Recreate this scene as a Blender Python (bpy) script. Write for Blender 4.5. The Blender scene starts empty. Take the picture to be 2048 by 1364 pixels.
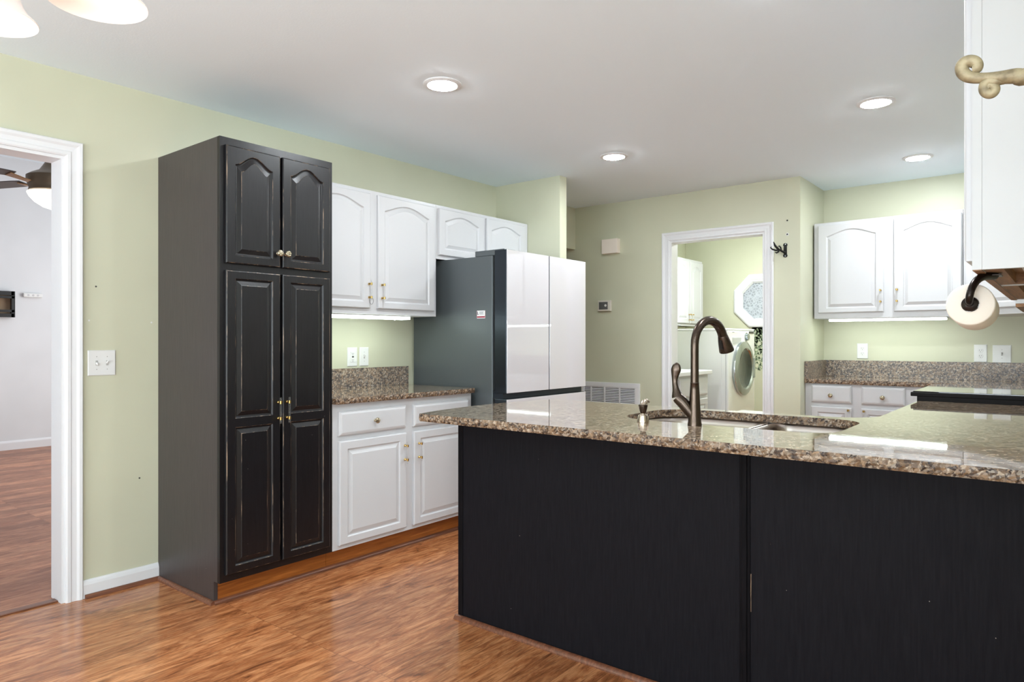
import bpy, bmesh, math, random
from mathutils import Vector, Matrix
random.seed(7)
S = bpy.context.scene
COL = S.collection
PI = math.pi

# ---------------------------------------------------------------- camera
cd = bpy.data.cameras.new('camera')
cd.sensor_width = 36.0
cd.lens = 1380.0 / 2048.0 * 36.0
cd.clip_start = 0.01
cam = bpy.data.objects.new('camera', cd)
cam.location = (3.576, 0.0, 1.20)
cam.rotation_euler = (math.radians(90), 0, math.radians(38.725))
COL.objects.link(cam)
S.camera = cam

# ---------------------------------------------------------------- view, world, added fill lamps
S.view_settings.view_transform = 'Standard'
S.view_settings.look = 'None'
S.view_settings.gamma = 1.0
S.view_settings.use_curve_mapping = False
S.view_settings.exposure = 0.36
W = bpy.data.worlds.new('sky'); S.world = W; W.use_nodes = True
W.node_tree.nodes['Background'].inputs[0].default_value = (0.86, 0.93, 1.0, 1)
W.node_tree.nodes['Background'].inputs[1].default_value = 1.2

def fill_light(name, loc, rot, sx, sy, power, color=(1, 1, 1)):
    l = bpy.data.lights.new(name, 'AREA'); l.shape = 'RECTANGLE'; l.size = sx; l.size_y = sy
    l.energy = power; l.color = color
    o = bpy.data.objects.new(name, l); o.location = loc; o.rotation_euler = rot; COL.objects.link(o)
    return o
R90 = math.radians(90)
FILL_TINT = (0.89, 0.985, 1.04)
fill_light('rear_ceiling_fill', (2.6, -3.12, 1.15), (math.radians(90 + 62), 0, 0), 4.4, 1.5, 215, FILL_TINT)      # faces +Y, tilted up: unseen lamp added to brighten the ceiling
fill_light('side_ceiling_fill', (5.28, -1.1, 1.35), (math.radians(90 + 58), 0, R90), 2.2, 1.2, 115, FILL_TINT)       # faces -X, tilted up: second unseen lamp added for the ceiling
fill_light('living_room_fill', (-3.0, 4.08, 1.5), (R90, 0, PI), 3.2, 2.2, 62, (0.98, 0.995, 1.01))  # unseen area lamp added to brighten the living room, clear of the jamb

# ---------------------------------------------------------------- materials
def lin(c):
    c = c / 255.0
    return c / 12.92 if c <= 0.04045 else ((c + 0.055) / 1.055) ** 2.4
def rgb(r, g, b): return (lin(r), lin(g), lin(b), 1)

class Mat:
    """small helper around one node material"""
    def __init__(s, name):
        s.m = bpy.data.materials.new(name); s.m.use_nodes = True
        s.nt = s.m.node_tree; s.n = s.nt.nodes; s.p = s.n['Principled BSDF']
    def new(s, t, **kw):
        o = s.n.new(t)
        for k, v in kw.items(): setattr(o, k, v)
        return o
    def link(s, a, b): s.nt.links.new(a, b)
    def pos(s, scale=(1, 1, 1), rot=(0, 0, 0)):
        g = s.new('ShaderNodeNewGeometry'); mp = s.new('ShaderNodeMapping')
        mp.inputs['Scale'].default_value = scale; mp.inputs['Rotation'].default_value = rot
        s.link(g.outputs['Position'], mp.inputs['Vector']); return mp.outputs[0]
    def noise(s, vec, scale, detail=3, rough=0.5, dist=0.0):
        o = s.new('ShaderNodeTexNoise'); o.inputs['Scale'].default_value = scale
        o.inputs['Detail'].default_value = detail; o.inputs['Roughness'].default_value = rough
        o.inputs['Distortion'].default_value = dist
        s.link(vec, o.inputs['Vector']); return o.outputs['Fac']
    def ramp(s, fac, stops, mode='LINEAR'):
        o = s.new('ShaderNodeValToRGB'); cr = o.color_ramp; cr.interpolation = mode
        while len(cr.elements) < len(stops): cr.elements.new(0.5)
        for e, (p, c) in zip(cr.elements, stops): e.position = p; e.color = c
        s.link(fac, o.inputs['Fac']); return o.outputs['Color']
    def mix(s, fac, a, b, mode='MIX'):
        o = s.new('ShaderNodeMix', data_type='RGBA', blend_type=mode)
        for v, i in ((fac, 0), (a, 6), (b, 7)):
            if hasattr(v, 'node'): s.link(v, o.inputs[i])
            else: o.inputs[i].default_value = v
        return o.outputs[2]
    def math(s, op, a, b=0.0):
        o = s.new('ShaderNodeMath', operation=op)
        for v, i in ((a, 0), (b, 1)):
            if hasattr(v, 'node'): s.link(v, o.inputs[i])
            else: o.inputs[i].default_value = v
        return o.outputs[0]
    def bump(s, h, strength=0.2, dist=0.002):
        o = s.new('ShaderNodeBump'); o.inputs['Strength'].default_value = strength
        o.inputs['Distance'].default_value = dist
        s.link(h, o.inputs['Height']); s.link(o.outputs[0], s.p.inputs['Normal'])
    def base(s, c):
        if hasattr(c, 'node'): s.link(c, s.p.inputs['Base Color'])
        else: s.p.inputs['Base Color'].default_value = c
        return s
    def set(s, **kw):
        for k, v in kw.items():
            i = s.p.inputs[{'rough': 'Roughness', 'metal': 'Metallic', 'spec': 'Specular IOR Level', 'coat': 'Coat Weight', 'coatr': 'Coat Roughness', 'trans': 'Transmission Weight', 'ior': 'IOR', 'em': 'Emission Color', 'ems': 'Emission Strength', 'sss': 'Subsurface Weight', 'aniso': 'Anisotropic'}[k]]
            if hasattr(v, 'node'): s.link(v, i)
            else: i.default_value = v
        return s

def simple(name, c, rough=0.5, metal=0.0, bump=None, **kw):
    M = Mat(name); M.base(c).set(rough=rough, metal=metal, **kw)
    if bump: M.bump(M.noise(M.pos(), bump[0], 3), bump[1], bump[2])
    return M.m

def wall_paint(name, c, rough=0.42):
    M = Mat(name)
    n = M.noise(M.pos(), 2.2, 2)
    d = tuple(v * 0.95 for v in c[:3]) + (1,)
    M.base(M.ramp(n, [(0.35, d), (0.65, c)])).set(rough=rough, spec=0.35)
    M.bump(M.noise(M.pos(), 260, 2), 0.10, 0.0006)
    return M.m

M_GREEN = wall_paint('sage_green_paint', rgb(205, 205, 181))
M_CEIL = simple('ceiling_paint', rgb(236, 247, 255), 0.8, bump=(120, 0.25, 0.0015))
M_LWALL = wall_paint('pale_grey_paint', rgb(222, 223, 225), 0.6)
M_WHITE = simple('white_cabinet_paint', rgb(201, 201, 203), 0.32, bump=(60, 0.04, 0.0006))
M_TRIM = simple('white_trim_paint', rgb(226, 226, 228), 0.35)
M_PLASTIC = simple('white_plastic', rgb(226, 226, 224), 0.35)
M_CREAM = simple('cream_plastic', rgb(240, 228, 216), 0.45)
M_SLOT = simple('dark_slot', rgb(70, 68, 66), 0.6)
M_BLACKP = simple('black_plastic', rgb(22, 22, 23), 0.35)
M_BRASS = simple('polished_brass', rgb(214, 180, 112), 0.22, 1.0)
M_ANTQ = Mat('crystal_pewter_knob')
M_ANTQ.base(M_ANTQ.ramp(M_ANTQ.noise(M_ANTQ.pos(), 260, 2), [(0.4, rgb(92, 80, 62)), (0.58, rgb(226, 214, 186))])).set(rough=0.22, metal=0.85)
M_ANTQ = M_ANTQ.m
M_ACRYL = simple('clear_acrylic', (1, 1, 1, 1), 0.03, trans=1.0, ior=1.47)
M_BRONZE = Mat('brushed_bronze')
M_BRONZE.base(M_BRONZE.ramp(M_BRONZE.noise(M_BRONZE.pos((1, 1, 0.05)), 700, 2), [(0.3, rgb(70, 60, 53)), (0.7, rgb(96, 83, 74))])).set(rough=0.27, metal=1.0)
M_BRONZE = M_BRONZE.m
M_NICKEL = simple('warm_brushed_nickel', rgb(196, 182, 166), 0.24, 1.0)
M_DBRONZE = simple('oil_rubbed_bronze', rgb(44, 37, 33), 0.25, 0.75)
M_IRON = simple('black_iron', rgb(20, 19, 18), 0.5, 0.4)
M_STEEL = simple('brushed_stainless', rgb(182, 172, 164), 0.28, 1.0)
M_CHROME = simple('silver_ring', rgb(178, 184, 188), 0.18, 1.0)
M_FSIDE = Mat('charcoal_steel')
M_FSIDE.base(rgb(92, 98, 100)).set(rough=0.38, metal=0.45)
M_FSIDE = M_FSIDE.m
M_FEDGE = simple('dark_blue_steel', rgb(54, 60, 66), 0.26, 0.8)
M_FGLASS = simple('white_fridge_glass', rgb(207, 204, 207), 0.03, spec=0.6, coat=1.0, coatr=0.02)
M_RUBBER = simple('black_gasket', rgb(14, 14, 15), 0.6)
M_RED = simple('red_print', rgb(150, 40, 60), 0.5)
M_NAVY = simple('navy_print', rgb(42, 44, 78), 0.5)
M_GLASSBLK = simple('black_ceran_glass', rgb(14, 14, 15), 0.03, coat=1.0)
M_PAPER = simple('paper_roll', rgb(240, 230, 218), 0.9, bump=(400, 0.2, 0.001))
M_RAWWOOD = None
M_TAUPE = Mat('antique_beige_finish')
M_TAUPE.base(M_TAUPE.ramp(M_TAUPE.noise(M_TAUPE.pos(), 70, 4), [(0.3, rgb(110, 96, 72)), (0.62, rgb(154, 140, 110))])).set(rough=0.55, metal=0.15)
M_TAUPE = M_TAUPE.m
M_SHADE = simple('frosted_shade_glass', rgb(232, 214, 206), 0.4, em=(1.0, 0.87, 0.80, 1), ems=0.12)
M_BULB = simple('lit_bulb', (1, 1, 1, 1), 0.4, em=(1.0, 0.95, 0.88, 1), ems=5)
M_CAN = simple('lit_downlight_lens', (1, 1, 1, 1), 0.4, em=(0.935, 1.0, 1.04, 1), ems=262)
M_TUBE = simple('lit_under_cabinet_lens', (1, 1, 1, 1), 0.4, em=(0.86, 1.0, 0.95, 1), ems=9.5)
M_LBOWL = simple('lit_fan_bowl', (1, 1, 1, 1), 0.4, em=(1.0, 0.93, 0.80, 1), ems=2.2)
M_DOME = simple('lit_laundry_dome', (1, 1, 1, 1), 0.4, em=(0.94, 1.0, 0.98, 1), ems=150)
M_LEAF = simple('green_stencil_paint', rgb(138, 156, 126), 0.7)
M_WASH = simple('washer_enamel', rgb(240, 241, 243), 0.25)
M_WDOOR = simple('washer_door_glass', rgb(74, 80, 78), 0.08, metal=0.35)
M_FAN = simple('fan_bronze', rgb(112, 100, 84), 0.4, 0.6)
M_BLADE = simple('fan_blade', rgb(96, 92, 90), 0.5)
M_TAN = simple('tan_board', rgb(150, 126, 100), 0.7)

def frosted():
    M = Mat('frosted_patterned_glass')
    v = M.new('ShaderNodeTexVoronoi', feature='DISTANCE_TO_EDGE'); v.inputs['Scale'].default_value = 34
    M.link(M.pos(), v.inputs['Vector'])
    n = M.noise(M.pos(), 50, 4, 0.7)
    c = M.mix(n, M.ramp(v.outputs['Distance'], [(0.0, rgb(240, 244, 250)), (0.25, rgb(128, 134, 144))]), rgb(190, 195, 203))
    M.base(c).set(rough=0.3, trans=0.35, em=c, ems=0.0)
    M.bump(v.outputs['Distance'], 0.6, 0.004)
    return M.m
M_FROST = frosted()

def black_paint(name, wear=False, rough=0.35, spec=0.42, pair=None):
    M = Mat(name)
    g = M.noise(M.pos((16, 16, 1.1)), 9, 5, 0.6)
    g2 = M.noise(M.pos((90, 90, 4)), 4, 3)
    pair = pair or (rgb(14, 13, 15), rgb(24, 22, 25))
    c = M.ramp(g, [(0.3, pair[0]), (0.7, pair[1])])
    if wear:
        w = M.noise(M.pos((1, 1, 0.18)), 38, 4, 0.65)
        k = M.ramp(w, [(0.50, (0, 0, 0, 1)), (0.68, (1, 1, 1, 1))])
        c = M.mix(k, c, rgb(150, 126, 104))
    else:
        v = M.new('ShaderNodeTexVoronoi'); v.inputs['Scale'].default_value = 21
        M.link(M.pos(), v.inputs['Vector'])
        pick = M.new('ShaderNodeSeparateColor'); M.link(v.outputs['Color'], pick.inputs[0])
        spot = M.math('MULTIPLY', M.math('LESS_THAN', v.outputs['Distance'], 0.028), M.math('LESS_THAN', pick.outputs[0], 0.16))
        zz = M.new('ShaderNodeSeparateXYZ'); M.link(M.pos(), zz.inputs[0])
        spot = M.math('MULTIPLY', spot, M.math('LESS_THAN', zz.outputs[2], 0.85))
        c = M.mix(spot, c, rgb(170, 160, 150))
    M.base(c).set(rough=rough, spec=spec)
    M.bump(M.math('ADD', g, g2), 0.16, 0.0015)
    return M.m
M_BLACK = black_paint('black_cabinet_paint')
M_BLACK3 = black_paint('matte_black_stile_paint', False, 0.5, 0.05)
M_BLACK2 = black_paint('matte_black_peninsula_paint', False, 0.48, 0.07, (rgb(20, 19, 23), rgb(28, 27, 31)))
M_SIDE = black_paint('sheen_lifted_black_side_paint', False, 0.42, 0.5, (rgb(56, 50, 50), rgb(66, 59, 58)))  # pantry black with the side's satin reflection lifted into its colour
M_WORN = black_paint('worn_black_paint_edge', True)

def granite(name='brown_speckled_granite', rough=0.03, coat=0.45, ior=1.65, lift=0.0, liftc=rgb(214, 172, 128)):
    M = Mat(name)
    p = M.pos()
    d = M.noise(p, 60, 2)
    mv = M.mix(0.022, p, d, 'ADD')
    v1 = M.new('ShaderNodeTexVoronoi'); v1.inputs['Scale'].default_value = 150; M.link(mv, v1.inputs['Vector'])
    v2 = M.new('ShaderNodeTexVoronoi'); v2.inputs['Scale'].default_value = 84; M.link(mv, v2.inputs['Vector'])
    s1 = M.new('ShaderNodeSeparateColor'); M.link(v1.outputs['Color'], s1.inputs[0])
    s2 = M.new('ShaderNodeSeparateColor'); M.link(v2.outputs['Color'], s2.inputs[0])
    c1 = M.ramp(s1.outputs[0], [(0.0, rgb(26, 24, 24)), (0.26, rgb(92, 74, 58)), (0.46, rgb(172, 142, 112)), (0.66, rgb(140, 128, 118)), (0.82, rgb(226, 212, 194))], 'CONSTANT')
    c2 = M.ramp(s2.outputs[0], [(0.0, rgb(36, 32, 30)), (0.28, rgb(158, 126, 94)), (0.58, rgb(200, 172, 142)), (0.82, rgb(100, 86, 76))], 'CONSTANT')
    M.base(M.mix(lift, M.mix(0.45, c1, c2), liftc)).set(rough=rough, spec=0.5, ior=ior, coat=coat, coatr=0.02)
    M.p.inputs['Coat IOR'].default_value = 1.5
    M.bump(M.noise(p, 34, 3), 0.06, 0.0012)
    return M.m
M_GRANITE = granite()
M_SPLASH = granite('led_greyed_granite_splash', 0.34, 0.0, 1.5, 0.38, rgb(92, 91, 94))  # same stone; the cool strip-light greying is mixed into its colour
M_ROCK = granite('rock_faced_granite_edge', 0.45, 0.0, 1.45, 0.40, rgb(66, 42, 24))

def wood_floor(name, cl, cm, cdk, rough, tonek=0.35, spec=0.5):
    M = Mat(name)
    p = M.pos((1, 1, 1), (0, 0, R90))            # planks run along Y
    b = M.new('ShaderNodeTexBrick'); b.offset = 0.37; b.offset_frequency = 1
    b.inputs['Scale'].default_value = 1.0; b.inputs['Brick Width'].default_value = 1.2
    b.inputs['Row Height'].default_value = 0.127; b.inputs['Mortar Size'].default_value = 0.0012
    b.inputs['Mortar Smooth'].default_value = 0.2; b.inputs['Bias'].default_value = 0.0
    b.inputs['Color1'].default_value = (0, 0, 0, 1); b.inputs['Color2'].default_value = (1, 1, 1, 1)
    M.link(p, b.inputs['Vector'])
    tone = b.outputs['Color']
    off = M.mix(1.0, M.pos(), M.mix(1.0, tone, (3.1, 7.7, 0, 1), 'MULTIPLY'), 'ADD')
    mp = M.new('ShaderNodeMapping'); mp.inputs['Scale'].default_value = (7, 1.5, 1); M.link(off, mp.inputs['Vector'])
    g = M.noise(mp.outputs[0], 2.0, 8, 0.70, 1.4)
    mp2 = M.new('ShaderNodeMapping'); mp2.inputs['Scale'].default_value = (52, 4.0, 1); M.link(off, mp2.inputs['Vector'])
    f = M.noise(mp2.outputs[0], 2.2, 7, 0.68, 0.6)
    c = M.ramp(g, [(0.31, cdk), (0.45, cm), (0.58, cl), (0.80, cl)])
    c = M.mix(M.math('MULTIPLY', M.ramp(f, [(0.36, (1, 1, 1, 1)), (0.54, (0, 0, 0, 1))]), 0.62), c, cdk)
    c = M.mix(M.math('MULTIPLY', tone, tonek), c, cdk)
    c = M.mix(M.math('MULTIPLY', b.outputs['Fac'], 0.7), c, cdk)
    M.base(c).set(rough=M.ramp(f, [(0.3, (rough + 0.08,) * 3 + (1,)), (0.6, (rough,) * 3 + (1,))]), spec=spec)
    M.bump(M.math('SUBTRACT', g, M.math('MULTIPLY', b.outputs['Fac'], 0.5)), 0.10, 0.002)
    return M.m
M_FLOOR = wood_floor('laminate_plank_floor', rgb(216, 148, 99), rgb(180, 112, 68), rgb(96, 55, 33), 0.15)
M_FLOOR2 = wood_floor('living_plank_floor', rgb(214, 154, 118), rgb(178, 118, 90), rgb(116, 74, 58), 0.34, 0.7, 0.18)

def stained(name, a, b, rough=0.35, axis=(30, 1.5, 30)):
    M = Mat(name)
    n = M.noise(M.pos(axis), 3, 4, 0.6, 0.5)
    M.base(M.ramp(n, [(0.3, a), (0.7, b)])).set(rough=rough)
    return M.m
M_KICK = stained('stained_toe_kick', rgb(126, 66, 22), rgb(172, 102, 44), 0.35)
M_QROUND = stained('brown_quarter_round', rgb(84, 48, 32), rgb(134, 84, 60), 0.3)
M_RAWWOOD = stained('unpainted_cabinet_underside', rgb(112, 76, 44), rgb(160, 112, 66), 0.5)

# ---------------------------------------------------------------- mesh builder
WLOC = {}
def smooth(pts, k=5):
    """Catmull-Rom refinement of a point (or number) list"""
    out = []
    for i in range(len(pts) - 1):
        p0, p1, p2, p3 = pts[max(i - 1, 0)], pts[i], pts[i + 1], pts[min(i + 2, len(pts) - 1)]
        for j in range(k):
            t = j / k
            out.append(0.5 * ((2 * p1) + (p2 - p0) * t + (2 * p0 - 5 * p1 + 4 * p2 - p3) * t * t + (3 * p1 - p0 - 3 * p2 + p3) * t ** 3))
    return out + [pts[-1]]
class MB:
    def __init__(s): s.v = []; s.f = []; s.mi = []; s.sm = []
    def add(s, vs, fs, mi=0, smooth=False):
        b = len(s.v); s.v += [Vector(v) for v in vs]
        for f in fs: s.f.append([b + i for i in f]); s.mi.append(mi); s.sm.append(smooth)
    def box(s, x0, x1, y0, y1, z0, z1, mi=0, bev=0.0):
        if x0 > x1: x0, x1 = x1, x0
        if y0 > y1: y0, y1 = y1, y0
        if z0 > z1: z0, z1 = z1, z0
        if bev <= 0:
            vs = [(x, y, z) for z in (z0, z1) for y in (y0, y1) for x in (x0, x1)]
            s.add(vs, [(0, 2, 3, 1), (4, 5, 7, 6), (0, 1, 5, 4), (2, 6, 7, 3), (0, 4, 6, 2), (1, 3, 7, 5)], mi); return s
        bev = min(bev, (x1 - x0) * .45, (y1 - y0) * .45, (z1 - z0) * .45)
        bm = bmesh.new()
        bmesh.ops.create_cube(bm, size=1.0)
        for v in bm.verts:
            v.co = Vector(((x0 + x1) / 2 + v.co.x * (x1 - x0), (y0 + y1) / 2 + v.co.y * (y1 - y0), (z0 + z1) / 2 + v.co.z * (z1 - z0)))
        bmesh.ops.bevel(bm, geom=bm.edges[:], offset=bev, segments=2, affect='EDGES', profile=0.5)
        bm.verts.index_update()
        s.add([v.co.copy() for v in bm.verts], [[v.index for v in f.verts] for f in bm.faces], mi)
        bm.free(); return s
    def rings(s, rings, mi=0, smooth=True, cap0=True, cap1=True, close=True):
        n = len(rings[0]); vs = [p for r in rings for p in r]; fs = []
        for a in range(len(rings) - 1):
            for i in range(n if close else n - 1):
                j = (i + 1) % n
                fs.append((a * n + i, a * n + j, (a + 1) * n + j, (a + 1) * n + i))
        if cap0: fs.append(tuple(range(n - 1, -1, -1)))
        if cap1: fs.append(tuple((len(rings) - 1) * n + i for i in range(n)))
        s.add(vs, fs, mi, smooth); return s
    def tube(s, pts, rad, n=14, mi=0, squash=None, ref=None):
        pts = [Vector(p) for p in pts]
        if not hasattr(rad, '__len__'): rad = [rad] * len(pts)
        rs = []; up = Vector(ref) if ref else None
        for i, p in enumerate(pts):
            t = (pts[min(i + 1, len(pts) - 1)] - pts[max(i - 1, 0)]).normalized()
            if up is None: up = Vector((0, 0, 1)) if abs(t.z) < 0.9 else Vector((1, 0, 0))
            a = (up - t * up.dot(t)).normalized(); b = t.cross(a); up = a
            q = squash[i] if squash else 1.0
            rs.append([p + rad[i] * (a * math.cos(2 * PI * k / n) + b * math.sin(2 * PI * k / n) * q) for k in range(n)])
        return s.rings(rs, mi)
    def lathe(s, o, axis, prof, n=24, mi=0, smooth=True, caps=True):
        o = Vector(o); t = Vector(axis).normalized()
        a = t.cross(Vector((0, 0, 1)))
        if a.length < 0.01: a = Vector((1, 0, 0))
        a.normalize(); b = t.cross(a)
        rs = [[o + t * h + r * (a * math.cos(2 * PI * k / n) + b * math.sin(2 * PI * k / n)) for k in range(n)] for r, h in prof]
        return s.rings(rs, mi, smooth, caps, caps)
    def prism(s, poly, z0, z1, mi=0):
        n = len(poly)
        s.add([(x, y, z0) for x, y in poly] + [(x, y, z1) for x, y in poly],
              [tuple(range(n - 1, -1, -1)), tuple(range(n, 2 * n))] + [(i, (i + 1) % n, n + (i + 1) % n, n + i) for i in range(n)], mi); return s
    def build(s, name, mats, parent=None, recalc=True):
        if not isinstance(mats, (list, tuple)): mats = [mats]
        if parent is None:
            xs = [v.x for v in s.v]; ys = [v.y for v in s.v]; zs = [v.z for v in s.v]
            org = Vector(((min(xs) + max(xs)) / 2, (min(ys) + max(ys)) / 2, min(zs)))
        else: org = WLOC[parent.name]
        me = bpy.data.meshes.new(name)
        me.from_pydata([v - org for v in s.v], [], s.f)
        for m in mats: me.materials.append(m)
        for p, mi, sm in zip(me.polygons, s.mi, s.sm): p.material_index = mi; p.use_smooth = sm
        if recalc:
            bm = bmesh.new(); bm.from_mesh(me); bmesh.ops.recalc_face_normals(bm, faces=bm.faces[:]); bm.to_mesh(me); bm.free()
        me.update()
        if any(s.sm): me.set_sharp_from_angle(angle=math.radians(42))
        o = bpy.data.objects.new(name, me); COL.objects.link(o)
        if parent is None: o.location = org
        else: o.parent = parent
        WLOC[o.name] = org.copy()
        return o

def box(name, m, x0, x1, y0, y1, z0, z1, parent=None, bev=0.0):
    return MB().box(x0, x1, y0, y1, z0, z1, 0, bev).build(name, m, parent)
def thing(name, label, cat, loc, group=None):
    o = bpy.data.objects.new(name, None); o.empty_display_size = 0.1; COL.objects.link(o)
    o.location = loc; WLOC[o.name] = Vector(loc)
    return tag(o, label, cat, group)
def tag(o, label, cat, group=None):
    o['label'] = label; o['category'] = cat
    if group: o['group'] = group
    return o
def struct(o): o['kind'] = 'structure'; return o
def note(o, label): o['label'] = label; return o

# ---------------------------------------------------------------- panel doors
ZUP = Vector((0, 0, 1))
class Frame:
    """local door space: u to the right, v up, w out of the front"""
    def __init__(s, o, w): s.o = Vector(o); s.w = Vector(w).normalized(); s.u = ZUP.cross(s.w).normalized()
    def __call__(s, u, v, w): return s.o + s.u * u + ZUP * v + s.w * w

K = 20
def loop(u0, u1, v0, v1, arch=0.0, power=0.6, k=K):
    """closed loop, counter-clockwise; v1 is the spring height, the arch rises above it"""
    pts = [(u0, v0), (u1, v0)]
    for i in range(k + 1):
        t = i / k; u = u1 + (u0 - u1) * t; x = 2 * t - 1
        pts.append((u, v1 + arch * ((1 + math.cos(PI * x)) / 2) ** power))
    return pts

def panel_door(name, F, w, h, zones, mats, parent, t=0.019, edge=0.005, power=0.6, raise_=0.030):
    """zones: list of (v0, v1, stile_left, stile_right, rail_bottom, rail_top_at_corner, arch)"""
    mb = MB()
    def ring(lp, d): return [F(u, v, d) for u, v in lp]
    def bridge(A, B, mi):
        n = len(A); mb.add(A + B, [(i, (i + 1) % n, n + (i + 1) % n, n + i) for i in range(n)], mi)
    full = lambda i, d: ring(loop(i, w - i, i, h - i), d)
    a = full(0, 0.0); b = full(0, t - edge); c = full(edge * 0.35, t - edge * 0.4); d = full(edge, t)
    mb.add(a, [tuple(range(len(a) - 1, -1, -1))], 0)
    bridge(a, b, 0); bridge(b, c, 0); bridge(c, d, 1)
    for k, (v0, v1, sl, sr, rb, rt, ar) in enumerate(zones):
        lo = v0 if k else edge
        hi = v1 if k < len(zones) - 1 else h - edge
        L0 = ring(loop(edge, w - edge, lo, hi), t)
        op = lambda i, dd: ring(loop(sl + i, w - sr - i, v0 + rb + i, v1 - rt - i, ar, power), dd)
        seq = [op(0, t), op(0.0022, t - 0.0015), op(0.006, t - 0.0065), op(0.011, t - 0.0075), op(raise_, t - 0.0012), op(raise_ + 0.002, t)]
        bridge(L0, seq[0], 0)
        for j, mi in enumerate((1, 0, 0, 0, 1)): bridge(seq[j], seq[j + 1], mi)
        mb.add(seq[-1], [tuple(range(len(seq[-1])))], 0)
    return mb.build(name, mats, parent, recalc=False)

def slab_front(name, F, w, h, mats, parent, t=0.019):
    mb = MB()
    ring = lambda i, d: [F(u, v, d) for u, v in ((i, i), (w - i, i), (w - i, h - i), (i, h - i))]
    R = [ring(0, 0), ring(0, t - 0.008), ring(0.004, t - 0.006), ring(0.006, t - 0.003), ring(0.016, t)]
    mb.rings(R, 0, False)
    return mb.build(name, mats, parent, recalc=False)

def knob(F, u, v, w, parent, r=0.016, m=None):
    prof = [(0.008, 0), (0.008, 0.003), (0.005, 0.006), (0.005, 0.012), (r * 0.8, 0.016), (r, 0.021), (r * 0.92, 0.027), (r * 0.55, 0.031), (0.001, 0.032)]
    mb = MB().lathe(F(u, v, w), F.w, prof, 14)
    for k in range(7):                           # facets / rosette petals
        a = 2 * PI * k / 7
        mb.lathe(F(u + r * 0.55 * math.cos(a), v + r * 0.55 * math.sin(a), w + 0.024), F.w, [(r * 0.3, 0), (r * 0.26, 0.006), (0.001, 0.0085)], 8)
    return mb.build('knob', m or M_ANTQ, parent)

def pull(F, u, v0, v1, w, parent, over=0.024, r=0.0042):
    """two brass posts with ball feet carrying a clear rod"""
    mb = MB()
    for v in (v0, v1):
        mb.lathe(F(u, v, w), F.w, [(0.0045, 0), (0.0072, 0.003), (0.0076, 0.006), (0.0055, 0.010), (0.0032, 0.0125), (0.0032, 0.022)], 12, 0)
        mb.tube([F(u, v - 0.007, w + 0.026), F(u, v + 0.007, w + 0.026)], r + 0.0022, 12, 0)
    mb.tube([F(u, v0 - over, w + 0.026), F(u, v1 + over, w + 0.026)], r, 12, 1)
    return note(mb.build('handle', [M_BRASS, M_ACRYL], parent), 'brass and clear rod handle')

WM = [M_WHITE, M_WHITE]
BM = [M_BLACK, M_WORN]

# ================================================================ STRUCTURE
H = 2.44
def wall(name, m, *boxes):
    mb = MB()
    for b in boxes: mb.box(*b)
    return struct(mb.build(name, m))
DZ = 2.047
wall('wall_left', M_GREEN, (-0.115, 0, -3, 0.20, 0, H), (-0.115, 0, 0.20, 1.185, DZ, H), (-0.115, 0, 1.185, 4.343, 0, H),
     (0, 0.6232, 4.255, 4.343, 0, H), (-0.115, 0, 4.343, 5.406, 2.055, H))
wall('wall_back', M_GREEN, (-1.6, 0.96, 5.406, 5.52, 0, H), (0.96, 1.755, 5.406, 5.52, DZ, H), (1.755, 2.021, 5.406, 5.52, 0, H))
wall('wall_corner', M_GREEN, (1.93, 2.021, 5.52, 8.08, 0, H))
wall('wall_far', M_GREEN, (2.021, 3.84, 6.053, 6.16, 0, H))
wall('wall_right', M_GREEN, (3.72, 3.84, 0.85, 6.053, 0, H))
wall('wall_dining_side', M_GREEN, (3.84, 5.32, 0.85, 0.95, 0, H), (5.2, 5.32, -3, -2.2, 0, H), (5.2, 5.32, 0.0, 0.85, 0, H), (5.2, 5.32, -2.2, 0, 0, 0.5), (5.2, 5.32, -2.2, 0, 2.2, H))
wall('wall_dining_rear', M_GREEN, (0, 0.4, -3.1, -3, 0, H), (4.8, 5.32, -3.1, -3, 0, H), (0.4, 4.8, -3.1, -3, 2.18, H), (0.4, 4.8, -3.1, -3, 0, 0.12))
wall('ceiling', M_CEIL, (-0.115, 5.32, -3.1, 6.16, H, H + 0.1), (-1.6, -0.115, 4.2, 5.52, H, H + 0.1), (-0.18, 2.021, 5.52, 8.08, H, H + 0.1))
wall('wall_hall', M_GREEN, (-1.7, -1.6, 4.2, 5.52, 0, H), (-1.6, -0.115, 4.1, 4.2, 0, H))
wall('floor', M_FLOOR, (-0.06, 5.32, -3.1, 6.16, -0.05, 0), (-1.7, -0.06, 4.1, 5.52, -0.05, 0), (-0.18, 2.021, 6.16, 8.08, -0.05, 0), (-0.18, -0.06, 5.52, 6.16, -0.05, 0))
wall('floor_living', M_FLOOR2, (-5.6, -0.06, -2.1, 4.1, -0.05, 0))
wall('wall_living_far', M_LWALL, (-5.6, -5.5, -2.1, 4.1, 0, 3.3))
wall('wall_living_side', M_LWALL, (-5.5, -4.7, 4.0, 4.1, 0, 3.3), (-1.3, -0.115, 4.0, 4.1, 0, 3.3), (-4.7, -1.3, 4.0, 4.1, 2.7, 3.3), (-4.7, -1.3, 4.0, 4.1, 0, 0.3), (-0.125, -0.115, -2.1, 0.2, 0, 3.3), (-0.125, -0.115, 1.185, 4.0, 0, 3.3), (-0.125, -0.115, 0.2, 1.185, DZ, 3.3),
     (-5.6, -0.115, -2.2, -2.1, 0, 3.3))
wall('ceiling_living', M_CEIL, (-5.6, -0.115, -2.2, 4.1, 3.22, 3.32))
wall('wall_laundry', M_GREEN, (-0.18, -0.08, 5.52, 8.08, 0, H))

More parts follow.
